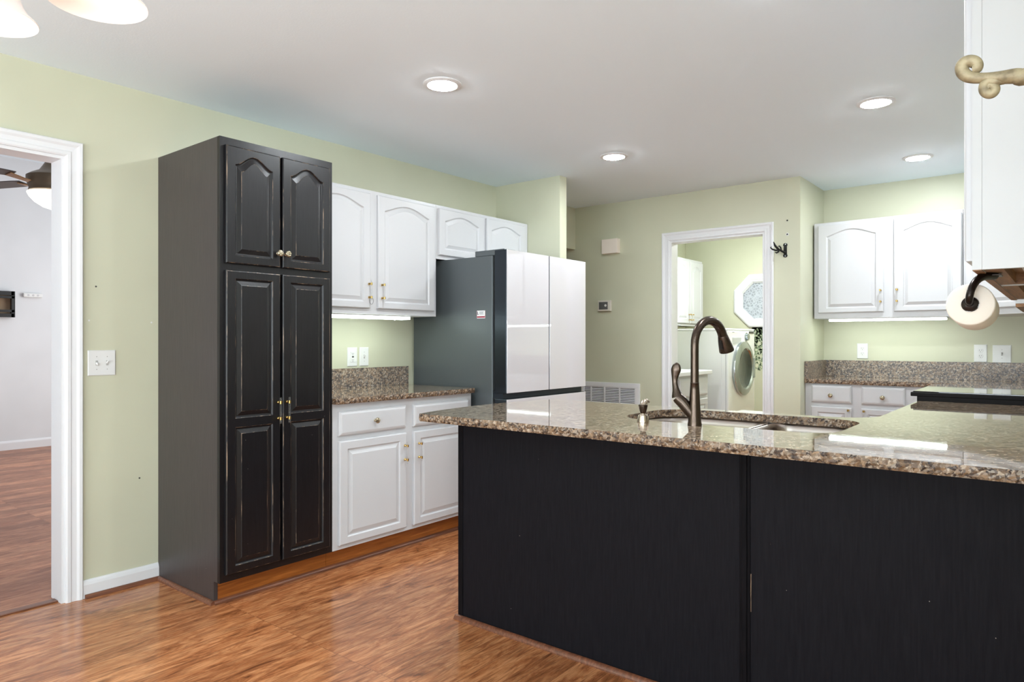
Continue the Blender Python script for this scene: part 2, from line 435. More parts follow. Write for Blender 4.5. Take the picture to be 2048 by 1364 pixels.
# laundry end wall with its octagonal opening
def octa(cx, cz, a, rot=PI / 8):
    R = a / math.cos(PI / 8)
    return [(cx + R * math.cos(rot + k * PI / 4), cz + R * math.sin(rot + k * PI / 4)) for k in range(8)]
OX, OZ = 0.84, 1.666
def wall_with_hole():
    bm = bmesh.new()
    rect = [(-0.08, 0.0), (1.93, 0.0), (1.93, H), (-0.08, H)]; hole = octa(OX, OZ, 0.235)
    def lp(pts, y):
        vs = [bm.verts.new((x, y, z)) for x, z in pts]
        return vs, [bm.edges.new((vs[i], vs[(i + 1) % len(vs)])) for i in range(len(vs))]
    (ra, ea), (ha, eh) = lp(rect, 7.98), lp(hole, 7.98)
    (rb, eb), (hb, ek) = lp(rect, 8.08), lp(hole, 8.08)
    bmesh.ops.triangle_fill(bm, edges=ea + eh, use_beauty=True); bmesh.ops.triangle_fill(bm, edges=eb + ek, use_beauty=True)
    for A, B in ((ra, rb), (ha, hb)):
        for i in range(len(A)): bm.faces.new((A[i], A[(i + 1) % len(A)], B[(i + 1) % len(A)], B[i]))
    bmesh.ops.recalc_face_normals(bm, faces=bm.faces[:])
    me = bpy.data.meshes.new('wall_laundry_end'); bm.to_mesh(me); bm.free(); me.materials.append(M_GREEN)
    o = bpy.data.objects.new('wall_laundry_end', me); COL.objects.link(o); struct(o)
wall_with_hole()
mb = MB()
fr = [(0.305, 7.98), (0.305, 7.962), (0.29, 7.955), (0.25, 7.955), (0.24, 7.962), (0.222, 7.965), (0.215, 7.975), (0.205, 7.985), (0.205, 8.03), (0.235, 8.03)]
mb.rings([[(x, y, z) for x, z in octa(OX, OZ, a)] for a, y in fr], 0, False, False, False)
win = struct(mb.build('window_1', M_TRIM))
mb = MB(); mb.rings([[(x, y, z) for x, z in octa(OX, OZ, 0.207)] for y in (7.998, 8.004)], 0, False)
note(mb.build('glass_pane', M_FROST, win), 'frosted patterned octagon glass pane')

# casings
CAS = [(0.0, 0.0), (0.0, 0.010), (0.007, 0.014), (0.020, 0.014), (0.024, 0.010), (0.044, 0.012), (0.054, 0.018), (0.066, 0.019), (0.07, 0.015), (0.07, 0.0)]
def casing(name, F, a0, a1, zt):
    """F(a, z, out): sweeps the casing profile up, across and down round an opening"""
    mb = MB()
    rs = []
    for k in range(4):
        r = []
        for s, d in CAS:
            a = (a0 - s) if k < 2 else (a1 + s); z = 0.0 if k in (0, 3) else zt + s
            r.append(F(a, z, d))
        rs.append(r)
    mb.rings(rs, 0, False)
    return struct(mb.build(name, M_TRIM))
casing('trim_1', lambda a, z, d: (d, a, z), 0.20, 1.185, DZ)
casing('trim_2', lambda a, z, d: (a, 5.406 - d, z), 0.96, 1.755, DZ)
def jamb(name, *bs):
    mb = MB()
    for b in bs: mb.box(*b)
    return struct(mb.build(name, M_TRIM))
jamb('trim_3', (-0.125, 0.0, 1.17, 1.19, 0, DZ), (-0.125, 0.0, 0.195, 0.215, 0, DZ), (-0.125, 0.0, 0.215, 1.17, DZ - 0.015, DZ + 0.004))
jamb('trim_4', (0.955, 0.975, 5.404, 5.52, 0, DZ), (1.74, 1.76, 5.404, 5.52, 0, DZ), (0.975, 1.74, 5.404, 5.52, DZ - 0.015, DZ + 0.004))

def baseboard(name, P0, P1, n, h=0.083, m=M_TRIM):
    P0 = Vector(P0); P1 = Vector(P1); n = Vector(n)
    prof = [(0, 0), (0.014, 0), (0.014, h - 0.022), (0.010, h - 0.010), (0.005, h), (0, h)]
    return struct(MB().rings([[P + n * d + ZUP * z for d, z in prof] for P in (P0, P1)], 0, False).build(name, m))
baseboard('baseboard_left', (0, 1.256, 0), (0, 1.60, 0), (1, 0, 0))
baseboard('baseboard_living', (-5.5, -2, 0), (-5.5, 4.0, 0), (1, 0, 0), 0.10)
baseboard('baseboard_back', (0.0, 5.406, 0), (0.888, 5.406, 0), (0, -1, 0))
def qround(name, P0, P1, n, r=0.018):
    P0 = Vector(P0); P1 = Vector(P1); n = Vector(n)
    prof = [(0, 0)] + [(r * math.cos(a), r * math.sin(a)) for a in [k * PI / 12 for k in range(7)]]
    return struct(MB().rings([[P + n * d + ZUP * z for d, z in prof] for P in (P0, P1)], 0, False).build(name, M_QROUND))
qround('trim_5', (0.0145, 1.262, 0), (0.0145, 1.60, 0), (1, 0, 0))
qround('trim_6', (0.02, 1.6005, 0), (0.558, 1.6005, 0), (0, -1, 0))
qround('trim_7', (0.5505, 1.6, 0), (0.5505, 3.28, 0), (1, 0, 0))
qround('trim_8', (1.515, 2.1835, 0), (3.72, 2.1835, 0), (0, -1, 0))
struct(MB().box(-0.085, -0.035, 0.215, 1.17, 0.0, 0.007, 0, 0.003).build('trim_9', M_QROUND))

# ================================================================ PANTRY
PY0, PY1, PX = 1.601, 2.2115, 0.604
pan = thing('pantry_cabinet', 'tall distressed black pantry cabinet with four panelled doors', 'cabinet', (0.3, (PY0 + PY1) / 2, 0))
mb = MB()
# side panel with toe notch, top, back part, face frame
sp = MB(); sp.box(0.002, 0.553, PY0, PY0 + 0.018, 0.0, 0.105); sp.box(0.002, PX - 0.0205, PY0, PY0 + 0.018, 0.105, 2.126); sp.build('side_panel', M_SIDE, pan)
mb.box(0.002, 0.553, PY1 - 0.018, PY1, 0.0, 0.105) if False else mb.box(0.002, 0.53, PY1 - 0.018, PY1, 0.0, 0.105); mb.box(0.002, PX - 0.02, PY1 - 0.018, PY1, 0.105, 2.126)
mb.box(0.002, PX - 0.02, PY0 + 0.018, PY1 - 0.018, 2.108, 2.126); mb.box(0.002, PX - 0.02, PY0 + 0.018, PY1 - 0.018, 0.105, 0.123)
mb.box(0.002, 0.012, PY0 + 0.018, PY1 - 0.018, 0.123, 2.108)
mb.build('carcass', M_BLACK, pan)
mb = MB()
x0, x1 = PX - 0.02, PX
mb.box(x0, x1, PY0, PY0 + 0.04, 0.105, 2.126); mb.box(x0, x1, PY1 - 0.04, PY1, 0.105, 2.126)
mb.box(x0, x1, PY0 + 0.04, PY1 - 0.04, 2.07, 2.126); mb.box(x0, x1, PY0 + 0.04, PY1 - 0.04, 0.105, 0.16); mb.box(x0, x1, PY0 + 0.04, PY1 - 0.04, 1.515, 1.565)
mb.build('face_frame', M_BLACK, pan)
MB().box(0.535, 0.5495, PY0 + 0.018, PY1, 0.0, 0.105).build('toe_kick', M_KICK, pan)['label'] = 'stained wood toe kick'
for i, (a, b) in enumerate(((1.6227, 1.899), (1.911, 2.187))):
    F = Frame((PX, a, 1.554), (1, 0, 0)); w = b - a; h = 2.089 - 1.554
    d = panel_door('door', F, w, h, [(0, h, 0.043, 0.041, 0.036, 0.081, 0.048)], BM, pan, power=0.9)
    knob(F, w - 0.016 if i == 0 else 0.016, 0.066, 0.019, d, 0.0165)
    F = Frame((PX, a, 0.140), (1, 0, 0)); h = 1.522 - 0.140
    d = panel_door('door', F, w, h, [(0, 0.686, 0.043, 0.041, 0.034, 0.020, 0), (0.686, h, 0.043, 0.041, 0.020, 0.036, 0)], BM, pan)
    pull(F, w - 0.016 if i == 0 else 0.020, 0.829 - 0.14, 0.906 - 0.14, 0.019, d)

# ================================================================ LEFT WALL RUN
UX = 0.32
def wall_cabinet(label, x0, x1, y0, y1, z0, z1, front, name='wall_cabinet', m=M_WHITE, under=None):
    """carcass with open recessed underside; front is '+x', '-x' or '-y'"""
    t = thing(name, label, 'cabinet', ((x0 + x1) / 2, (y0 + y1) / 2, z0))
    mb = MB(); rb = 0.035
    mb.box(x0, x1, y0, y1, z0 + rb, z1)                       # box above the recess
    e = 0.018
    mb.box(x0, x1, y0, y0 + e, z0, z0 + rb); mb.box(x0, x1, y1 - e, y1, z0, z0 + rb)
    mb.box(x0, x0 + e, y0 + e, y1 - e, z0, z0 + rb); mb.box(x1 - e, x1, y0 + e, y1 - e, z0, z0 + rb)
    mb.build('carcass', m, t)
    if under:
        MB().box(x0 + e, x1 - e, y0 + e, y1 - e, z0 + rb - 0.004, z0 + rb).build('underside', under, t)
    return t
up = wall_cabinet('tall white wall cabinet with two arched doors beside the black pantry', 0.002, UX, 2.214, 3.253, 1.362, 2.104, '+x')
for i, (a, b) in enumerate(((2.224, 2.689), (2.747, 3.226))):
    F = Frame((UX, a, 1.396), (1, 0, 0)); w = b - a; h = 2.082 - 1.396
    d = panel_door('door', F, w, h, [(0, h, 0.050, 0.050, 0.037, 0.088, 0.050)], WM, up)
    pull(F, w - 0.016 if i == 0 else 0.026, 1.46 - 1.396, 1.54 - 1.396, 0.019, d)
    if i == 0:
        ring = [F(w - 0.016 + 0.014 * math.sin(k * PI / 12), 1.449 - 1.396 - 0.010 + 0.021 * math.cos(k * PI / 12), 0.043) for k in range(24)]
        tag(MB().tube(ring + [ring[0]], 0.0011, 6).build('hair_elastic', M_SLOT), 'thin grey hair elastic hanging on a handle of the tall white wall cabinet', 'hair tie')
uf = wall_cabinet('short white wall cabinet with two arched doors above the refrigerator', 0.002, UX, 3.255, 4.25, 1.746, 2.104, '+x')
for i, (a, b) in enumerate(((3.272, 3.716), (3.753, 4.195))):
    F = Frame((UX, a, 1.772), (1, 0, 0)); w = b - a; h = 2.082 - 1.772
    d = panel_door('door', F, w, h, [(0, h, 0.050, 0.050, 0.040, 0.079, 0.043)], WM, uf)
    knob(F, w - 0.02 if i == 0 else 0.02, 0.035, 0.019, d, 0.012, M_BRASS)

CZ0, CZ1 = 0.870, 0.900
def carc(mb, x0, x1, y0, y1, z0, z1): mb.box(x0, x1, y0, y1, z0, z1)
lb = thing('base_cabinet', 'white base cabinet with two drawers and two doors between pantry and refrigerator', 'cabinet', (0.3, 2.75, 0))
MB().box(0.002, PX, 2.2135, 3.286, 0.105, CZ0).build('carcass', M_WHITE, lb)
MB().box(0.002, 0.5495, 2.2135, 3.28, 0.0, 0.105).build('toe_kick', M_KICK, lb)['label'] = 'stained wood toe kick'
for i, (a, b) in enumerate(((2.247, 2.717), (2.775, 3.250))):
    w = b - a
    F = Frame((PX, a, 0.702), (1, 0, 0)); d = slab_front('drawer', F, w, 0.128, M_WHITE, lb)
    knob(F, w / 2, 0.064, 0.019, d, 0.0165)
    F = Frame((PX, a, 0.129), (1, 0, 0)); h = 0.673 - 0.129
    d = panel_door('door', F, w, h, [(0, h, 0.050, 0.050, 0.037, 0.042, 0)], WM, lb)
    pull(F, w - 0.018 if i == 0 else 0.034, 0.522 - 0.129, 0.602 - 0.129, 0.019, d, 0.02)

def resample(poly, step):
    out = []
    n = len(poly)
    for i in range(n):
        a = Vector(poly[i]); b = Vector(poly[(i + 1) % n]); L = (b - a).length
        k = max(1, int(round(L / step)))
        out += [a + (b - a) * (j / k) for j in range(k)]
    return out
def slab(name, poly, z0, z1, mat, parent, hole=None, step=0.011, rough=0.0032):
    """polished stone slab; its outer edge is rock-faced (chipped), the hole's edge is sawn"""
    bm = bmesh.new()
    out = resample(poly, step)
    cx = sum(p.x for p in out) / len(out); cy = sum(p.y for p in out) / len(out)
    org = WLOC[parent.name]
    n = len(out); nrm = []
    area = sum(out[i].x * out[(i + 1) % n].y - out[(i + 1) % n].x * out[i].y for i in range(n))
    sg = 1 if area > 0 else -1
    for i in range(n):
        t = (out[(i + 1) % n] - out[i - 1]); nrm.append(Vector((t.y, -t.x)).normalized() * sg)
    lv = [0.0, 0.2, 0.42, 0.65, 0.88, 1.0]
    loops = []
    for k, q in enumerate(lv):
        vs = []
        for i in range(n):
            ins = (0.0035 if k in (0,) else 0.0) + rough * random.random() * (1.0 if 0 < k < len(lv) - 1 else 0.35) - (0.0012 if k in (2, 3) else 0)
            if k == len(lv) - 1: ins += 0.0015
            p = out[i] - nrm[i] * ins
            vs.append(bm.verts.new(Vector((p.x, p.y, z0 + (z1 - z0) * q)) - org))
        loops.append(vs)
    for A, B in zip(loops, loops[1:]):
        for i in range(n): bm.faces.new((A[i], A[(i + 1) % n], B[(i + 1) % n], B[i]))
    nside = len(bm.faces)
    def edges(vs): return [bm.edges.get((vs[i], vs[(i + 1) % len(vs)])) or bm.edges.new((vs[i], vs[(i + 1) % len(vs)])) for i in range(len(vs))]
    et, eb = edges(loops[-1]), edges(loops[0])
    if hole:
        ht = [bm.verts.new(Vector((x, y, z1)) - org) for x, y in hole]; hb = [bm.verts.new(Vector((x, y, z0)) - org) for x, y in hole]
        et += edges(ht); eb += edges(hb)
        for i in range(len(hole)): bm.faces.new((ht[i], ht[(i + 1) % len(hole)], hb[(i + 1) % len(hole)], hb[i]))
        nside = len(bm.faces)
    bmesh.ops.triangle_fill(bm, edges=et, use_beauty=True, normal=(0, 0, 1)); bmesh.ops.triangle_fill(bm, edges=eb, use_beauty=True, normal=(0, 0, -1))
    bmesh.ops.recalc_face_normals(bm, faces=bm.faces[:])
    me = bpy.data.meshes.new(name); bm.to_mesh(me); bm.free(); me.materials.append(mat); me.materials.append(M_ROCK)
    for p in me.polygons: p.material_index = 1 if (abs(p.normal.z) < 0.7 and p.material_index == 0 and p.index < nside) else 0
    o = bpy.data.objects.new(name, me); COL.objects.link(o); o.parent = parent; WLOC[o.name] = org.copy()
    return o
ct = thing('countertop', 'speckled granite countertop with backsplash on the left base cabinet', 'countertop', (0.3, 2.75, CZ0))
slab('slab', [(0.002, 2.2135), (0.640, 2.2135), (0.640, 3.285), (0.625, 3.297), (0.002, 3.297)], CZ0, CZ1, M_GRANITE, ct)
MB().box(0.002, 0.022, 2.2135, 3.286, CZ1, 1.026, 0, 0.001).build('backsplash', M_SPLASH, ct)

# under cabinet lights
def strip(label, x0, x1, y0, y1, z0, z1):
    t = thing('under_cabinet_light', label, 'light', ((x0 + x1) / 2, (y0 + y1) / 2, z0), 'under cabinet strip lights')
    MB().box(x0, x1, y0, y1, z1 - 0.008, z1).build('housing', M_PLASTIC, t)
    MB().box(x0 + 0.002, x1 - 0.002, y0 + 0.004, y1 - 0.004, z0, z1 - 0.008, 0, 0.004).build('lens', M_TUBE, t)
    e = MB()
    return t
t = strip('lit white strip light under the tall white cabinet beside the pantry', 0.20, 0.29, 2.235, 3.06, 1.337, 1.362)
MB().lathe((0.245, 2.96, 1.337), (0, 0, -1), [(0.004, 0), (0.004, 0.006), (0.001, 0.007)], 10).build('switch_button', M_PLASTIC, t)

# outlets and switches
def plate(name, label, F, w, h, kinds, group):
    """F(u,v,d): u right, v up, centre at 0,0"""
    t = thing(name, label, 'outlet' if name == 'wall_outlet' else 'switch', F(0, -h / 2, 0), group)
    mb = MB()
    rr = lambda i, d: [F(u, v, d) for u, v in ((-w / 2 + i, -h / 2 + i), (w / 2 - i, -h / 2 + i), (w / 2 - i, h / 2 - i), (-w / 2 + i, h / 2 - i))]
    mb.rings([rr(0, 0.0005), rr(0, 0.003), rr(0.004, 0.006)], 0, False); mb.build('cover_plate', M_PLASTIC, t)
    n = len(kinds)
    for i, k in enumerate(kinds):
        u = (i - (n - 1) / 2) * 0.046
        if k == 'outlet':
            for v in (0.020, -0.020):
                mb = MB(); mb.lathe(F(u, v, 0.0055), F.w, [(0.0165, 0), (0.0165, 0.002), (0.0155, 0.003)], 20, 0)
                for du, hh in ((-0.006, 0.008), (0.006, 0.0065)):
                    c = [F(u + du + a, v + 0.003 + b, 0.0086) for a, b in ((-0.0012, -hh / 2), (0.0012, -hh / 2), (0.0012, hh / 2), (-0.0012, hh / 2))]
                    d = [q + F.w * 0.0004 for q in c]; mb.rings([c, d], 1, False)
                mb.lathe(F(u, v - 0.0085, 0.0086), F.w, [(0.0024, 0), (0.0024, 0.0004)], 10, 1)
                mb.build('socket', [M_PLASTIC, M_SLOT], t)
        elif k == 'gfci':
            mb = MB(); c = lambda i, d: [F(u + a, b, d) for a, b in ((-0.0165 + i, -0.033 + i), (0.0165 - i, -0.033 + i), (0.0165 - i, 0.033 - i), (-0.0165 + i, 0.033 - i))]
            mb.rings([c(0, 0.0055), c(0, 0.008), c(0.001, 0.009)], 0, False)
            for v in (0.021, -0.019):
                for du, hh in ((-0.006, 0.008), (0.006, 0.0065)):
                    q = [F(u + du + a, v + b, 0.009) for a, b in ((-0.0012, -hh / 2), (0.0012, -hh / 2), (0.0012, hh / 2), (-0.0012, hh / 2))]
                    mb.rings([q, [p + F.w * 0.0005 for p in q]], 1, False)
                mb.lathe(F(u, v - 0.009, 0.009), F.w, [(0.0024, 0), (0.0024, 0.0005)], 10, 1)
            q = [F(u + a, b, 0.009) for a, b in ((-0.007, -0.004), (0.007, -0.004), (0.007, 0.005), (-0.007, 0.005))]
            mb.rings([q, [p + F.w * 0.0015 for p in q]], 1, False)
            mb.build('socket', [M_PLASTIC, M_SLOT], t)
        else:
            s = 1 if k == 'up' else -1
            mb = MB(); mb.rings([[F(u + a, b, d) for a, b in ((-0.005, -0.012), (0.005, -0.012), (0.005, 0.012), (-0.005, 0.012))] for d in (0.0055, 0.0068)], 1, False)
            mb.tube([F(u, 0, 0.006), F(u, 0.005 * s, 0.012), F(u, 0.010 * s, 0.019)], [0.005, 0.0045, 0.0036], 8, 0)
            for v in (0.03, -0.03): mb.lathe(F(u, v, 0.0058), F.w, [(0.0026, 0), (0.0022, 0.0008)], 10, 1)
            mb.build('toggle', [M_PLASTIC, simple('switch_plate_grey', rgb(176, 174, 170), 0.5)], t)  # even grey for toggle slots and screw heads
    return t
FL = lambda y, z: Frame((0, y, z), (1, 0, 0))
plate('light_switch', 'white double toggle switch plate on the green wall beside the doorway', FL(1.339, 1.096), 0.122, 0.120, ['down', 'up'], 'wall switches')
plate('wall_outlet', 'white outlet plate above the left countertop, nearer the pantry', FL(2.816, 1.098), 0.078, 0.122, ['gfci'], 'wall outlets')
plate('light_switch', 'single toggle switch plate above the left countertop, nearer the refrigerator', FL(2.911, 1.098), 0.074, 0.122, ['up'], 'wall switches')

def nail(y, z, lb, m):
    t = thing('wall_plug', lb, 'wall plug', (0.0, y, z - 0.004), 'nail holes and plugs on the left wall')
    MB().lathe((0.0003, y, z), (1, 0, 0), [(0.0042, 0), (0.0040, 0.0012), (0.0015, 0.0016), (0.001, 0.0008)], 10).build('plug_face', m, t)
def onleft(px, py):
    r = (px - 1024) / 1380.0; dx = -0.62563 + r * 0.78012; dy = 0.78012 + r * 0.62563; t_ = 3.576 / -dx
    return dy * t_, 1.2 + (682 - py) * t_ / 1380.0
nail(*onleft(178, 641), 'white wall plug above the double switch, nearer the door casing', M_PLASTIC)
nail(*onleft(303, 645), 'white wall plug close to the black pantry side', M_PLASTIC)
nail(*onleft(192, 573), 'dark nail hole high above the double switch', M_SLOT)
nail(*onleft(279, 956), 'dark nail mark low on the wall near the black pantry', M_SLOT)

# ================================================================ REFRIGERATOR
fy0, fy1, fx = 3.325, 4.228, 0.87
fr = thing('refrigerator', 'french door refrigerator with white glass fronts and charcoal sides', 'refrigerator', (0.45, 3.777, 0))
MB().box(0.03, 0.752, fy0, fy1, 0.03, 1.742, 0, 0.004).build('body', M_FSIDE, fr)
for sy in (fy0 + 0.08, fy1 - 0.08):
    for sx in (0.1, 0.68): MB().lathe((sx, sy, 0), (0, 0, 1), [(0.025, 0), (0.025, 0.012), (0.012, 0.014), (0.012, 0.032)], 12).build('foot', M_BLACKP, fr)
mid = (fy0 + fy1) / 2
def fdoor(nm, y0, y1, z0, z1):
    o = MB().box(0.768, fx - 0.006, y0, y1, z0, z1, 0, 0.003).build(nm, M_FEDGE, fr)
    MB().box(fx - 0.006, fx, y0 + 0.003, y1 - 0.003, z0 + 0.001, z1 - 0.001, 0, 0.0015).build('glass_panel', M_FGLASS, o)
    MB().box(0.752, 0.768, y0 + 0.012, y1 - 0.012, z0 + 0.012, z1 - 0.012).build('gasket', M_RUBBER, o)
    return o
fdoor('door', fy0, mid - 0.0025, 0.873, 1.772); fdoor('door', mid + 0.0025, fy1, 0.873, 1.772)
fdoor('drawer', fy0, fy1, 0.475, 0.835); fdoor('drawer', fy0, fy1, 0.09, 0.455)
MB().box(0.752, 0.835, fy0 + 0.004, fy1 - 0.004, 0.836, 0.872).build('grip_recess', M_FEDGE, fr)
MB().box(0.752, 0.80, fy0 + 0.01, fy1 - 0.01, 0.035, 0.085).build('base_grille', M_BLACKP, fr)
for a, b in ((fy0 + 0.004, fy0 + 0.12), (fy1 - 0.12, fy1 - 0.004)):
    MB().box(0.60, 0.845, a, b, 1.7425, 1.778, 0, 0.004).build('hinge_cover', M_FSIDE, fr)
# small label on its side
F = Frame((0.62, fy0, 1.345), (0, -1, 0))
mb = MB()
def flat(mb, F, u0, u1, v0, v1, d0, d1, mi): mb.rings([[F(u, v, d) for u, v in ((u0, v0), (u1, v0), (u1, v1), (u0, v1))] for d in (d0, d1)], mi, False)
flat(mb, F, 0, 0.072, 0, 0.050, 0.0002, 0.0009, 0)
flat(mb, F, 0.003, 0.069, 0.004, 0.014, 0.0009, 0.0013, 1)
flat(mb, F, 0.004, 0.009, 0.024, 0.044, 0.0009, 0.0013, 2); flat(mb, F, 0.009, 0.016, 0.024, 0.028, 0.0009, 0.0013, 2)
for k in range(3): flat(mb, F, 0.022, 0.060 - 0.006 * (k % 2), 0.040 - k * 0.007, 0.0425 - k * 0.007, 0.0009, 0.0013, 2)
for u0, u1 in ((0, 0.0015), (0.0705, 0.072)): flat(mb, F, u0, u1, 0, 0.05, 0.0009, 0.0013, 1)
mb.build('sticker', [M_PLASTIC, M_RED, M_NAVY], fr)['label'] = 'small white sticker with a red band'

# ================================================================ PENINSULA
PZ0, PZ1 = 0.872, 0.903
pen = thing('peninsula_cabinet', 'long black panelled peninsula cabinet carrying the sink counter', 'cabinet', (2.6, 2.5, 0))
py = 2.184
MB().box(1.552, 2.760, py + 0.004, py + 0.022, 0.0, PZ0).build('back_panel', M_BLACK2, pen)
MB().box(2.795, 3.718, py + 0.002, py + 0.022, 0.0, PZ0).build('back_panel', M_BLACK2, pen)
mb = MB(); mb.box(1.525, 1.552, py, py + 0.03, 0.0, PZ0, 0, 0.002); mb.build('corner_stile', M_BLACK3, pen)
mb = MB(); mb.box(2.760, 2.795, py - 0.002, py + 0.022, 0, PZ0, 0, 0.002); mb.box(2.769, 2.786, py - 0.008, py - 0.002, 0, PZ0, 0, 0.003)
mb.box(2.7962, 2.7985, py - 0.0005, py + 0.003, 0.34, 0.46, 1)
mb.build('batten', [M_BLACK3, M_WORN], pen)
MB().box(1.525, 1.545, py + 0.03, 2.864, 0.0, PZ0).build('end_panel', M_BLACK2, pen)
mb = MB(); mb.box(1.545, 3.03, 2.848, 2.864, 0.105, PZ0); mb.box(1.545, 3.03, py + 0.022, 2.848, 0.105, 0.12)
mb.build('face_frame', M_WHITE, pen)
MB().box(1.53, 3.0, 2.74, 2.755, 0.0, 0.105).build('toe_kick', M_KICK, pen)
for a in (1.57, 2.05, 2.53):
    F = Frame((a + 0.45, 2.864, 0.13), (0, 1, 0))
    d = panel_door('door', F, 0.45, 0.56, [(0, 0.56, 0.05, 0.05, 0.037, 0.042, 0)], WM, pen)
    slab_front('drawer', Frame((a + 0.45, 2.864, 0.715), (0, 1, 0)), 0.45, 0.13, M_WHITE, pen)

# peninsula counter: L-shaped, bowed left end, turns along the right wall up to the range
def arc(cx, cy, r, a0, a1, n): return [(cx + r * math.cos(math.radians(a0 + (a1 - a0) * k / n)), cy + r * math.sin(math.radians(a0 + (a1 - a0) * k / n))) for k in range(n + 1)]
left_end = [(1.531, 2.885), (1.497, 2.76), (1.470, 2.60), (1.460, 2.45), (1.462, 2.30), (1.474, 2.15), (1.495, 2.03), (1.515, 1.962)]
poly = left_end + [(3.718, 1.962), (3.718, 3.937), (3.005, 3.937), (3.005, 3.09)] + arc(2.845, 3.05, 0.16, 0, -90, 8) + [(2.70, 2.887)]
def rrect(x0, x1, y0, y1, r, n=7, rl=None):
    rl = rl or r
    p = []
    for cx, cy, a, q in ((x0 + rl, y0 + rl, 180, rl), (x1 - r, y0 + r, 270, r), (x1 - r, y1 - r, 0, r), (x0 + rl, y1 - rl, 90, rl)):
        p += arc(cx, cy, q, a, a + 90, n)
    return p
HOLE = rrect(2.205, 3.000, 2.335, 2.818, 0.115, 8, 0.15)
pc = thing('countertop', 'long polished granite counter with the sink cut into it', 'countertop', (2.6, 2.6, PZ0))
slab('slab', poly, PZ0, PZ1, M_GRANITE, pc, HOLE)

sk = thing('sink', 'stainless double bowl sink set below the granite counter', 'sink', (2.6, 2.58, 0.69))
def bowl(x0, x1, y0, y1, depth, rl, rr_):
    mb = MB(); z = PZ0 - 0.001
    P = lambda i, zz: [(x, y, zz) for x, y in rrect(x0 + i, x1 - i, y0 + i, y1 - i, max(0.02, rr_ - i * 0.6), 7, max(0.02, rl - i * 0.6))]
    rs = [P(-0.012, z), P(-0.002, z), P(0.004, z - 0.006), P(0.008, z - 0.03), P(0.012, z - depth + 0.04), P(0.025, z - depth + 0.012), P(0.05, z - depth), P(0.09, z - depth - 0.004)]
    mb.rings(rs, 0, True, False, True)
    back = [P(0.088, z - depth - 0.008), P(0.02, z - depth + 0.006), P(0.003, z - 0.03), P(-0.012, z - 0.003)]
    mb.rings(back, 0, True, True, False)
    return mb.build('bowl', M_STEEL, sk)
bowl(2.195, 2.640, 2.322, 2.832, 0.17, 0.16, 0.06); bowl(2.672, 3.012, 2.322, 2.832, 0.17, 0.06, 0.12)
for x in (2.42, 2.84):
    MB().lathe((x, 2.58, PZ0 - 0.1745), (0, 0, 1), [(0.045, 0), (0.045, 0.003), (0.036, 0.004), (0.03, 0.001), (0.001, 0.001)], 24).build('drain', M_CHROME, sk)

# faucet
fc = thing('faucet', 'tall bronze gooseneck kitchen faucet standing at the sink', 'faucet', (2.56, 2.293, PZ1))
bx, by, bz = 2.56, 2.293, PZ1
MB().lathe((bx, by, bz), (0, 0, 1), [(0.0245, 0), (0.0245, 0.004), (0.0225, 0.015), (0.0205, 0.045), (0.0182, 0.09), (0.0162, 0.125), (0.0150, 0.1475), (0.0155, 0.1485), (0.0155, 0.1505), (0.0146, 0.1515)], 28).build('body', M_BRONZE, fc)
u = Vector((math.sin(math.radians(12)), math.cos(math.radians(12)), 0)); o = Vector((bx, by, 0)); Rg = 0.088; zs = 1.186
pts = [o + ZUP * z for z in (bz + 0.1515, bz + 0.18, bz + 0.22, bz + 0.26)]; rad = [0.0144, 0.0142, 0.0140, 0.0140]
for k in range(0, 15):
    a = PI * k / 16.0
    pts.append(o + u * (Rg - Rg * math.cos(a)) + ZUP * (zs + Rg * math.sin(a))); rad.append(0.0140 + 0.0030 * k / 14)
MB().tube(pts, rad, 20).build('gooseneck', M_BRONZE, fc)
a = PI * 14 / 16; e0 = o + u * (Rg - Rg * math.cos(a)) + ZUP * (zs + Rg * math.sin(a))
dirn = Vector((u.x * math.sin(a), u.y * math.sin(a), math.cos(a))).normalized()
hp = [e0, e0 + dirn * 0.003, e0 + dirn * 0.02 + u * 0.0005, e0 + dirn * 0.042 + u * 0.002, e0 + dirn * 0.058 + u * 0.003, e0 + dirn * 0.062 + u * 0.003]
head = MB().tube(hp, [0.0172, 0.0182, 0.0215, 0.0250, 0.0275, 0.0265], 22).build('spray_head', M_BRONZE, fc)
side = Vector((-u.y, u.x, 0)) * -1
c0 = e0 + dirn * 0.025 - u * 0.0212
mb = MB(); q = [c0 + (side * sx * 0.006) + dirn * dz - u * (0.0005 + 0.002 * (dz / 0.03)) for sx, dz in ((-1, -0.006), (1, -0.006), (1, 0.030), (-1, 0.030))]
mb.rings([q, [p - u * 0.004 for p in q]], 0, False); mb.build('spray_button', M_BLACKP, head)
hv = Vector((-0.98, -0.2, 0)).normalized()
pt = lambda s, z: o + hv * s + ZUP * (bz + z)
hub = MB().tube([pt(0.006, 0.035), pt(0.022, 0.055), pt(0.040, 0.078), pt(0.056, 0.093), pt(0.060, 0.0975)], [0.0185, 0.0205, 0.0215, 0.0208, 0.0198], 20).build('handle_hub', M_BRONZE, fc)
MB().tube(smooth([pt(0.0605, 0.0985), pt(0.063, 0.108), pt(0.066, 0.125), pt(0.0695, 0.145), pt(0.070, 0.162), pt(0.068, 0.180), pt(0.0655, 0.196), pt(0.063, 0.212), pt(0.062, 0.220)]),
          smooth([0.0202, 0.0175, 0.0125, 0.0098, 0.0105, 0.0145, 0.0175, 0.0125, 0.003]), 18, squash=smooth([1, .95, .85, .7, .6, .5, .45, .5, .6]), ref=hv).build('lever', M_BRONZE, fc)

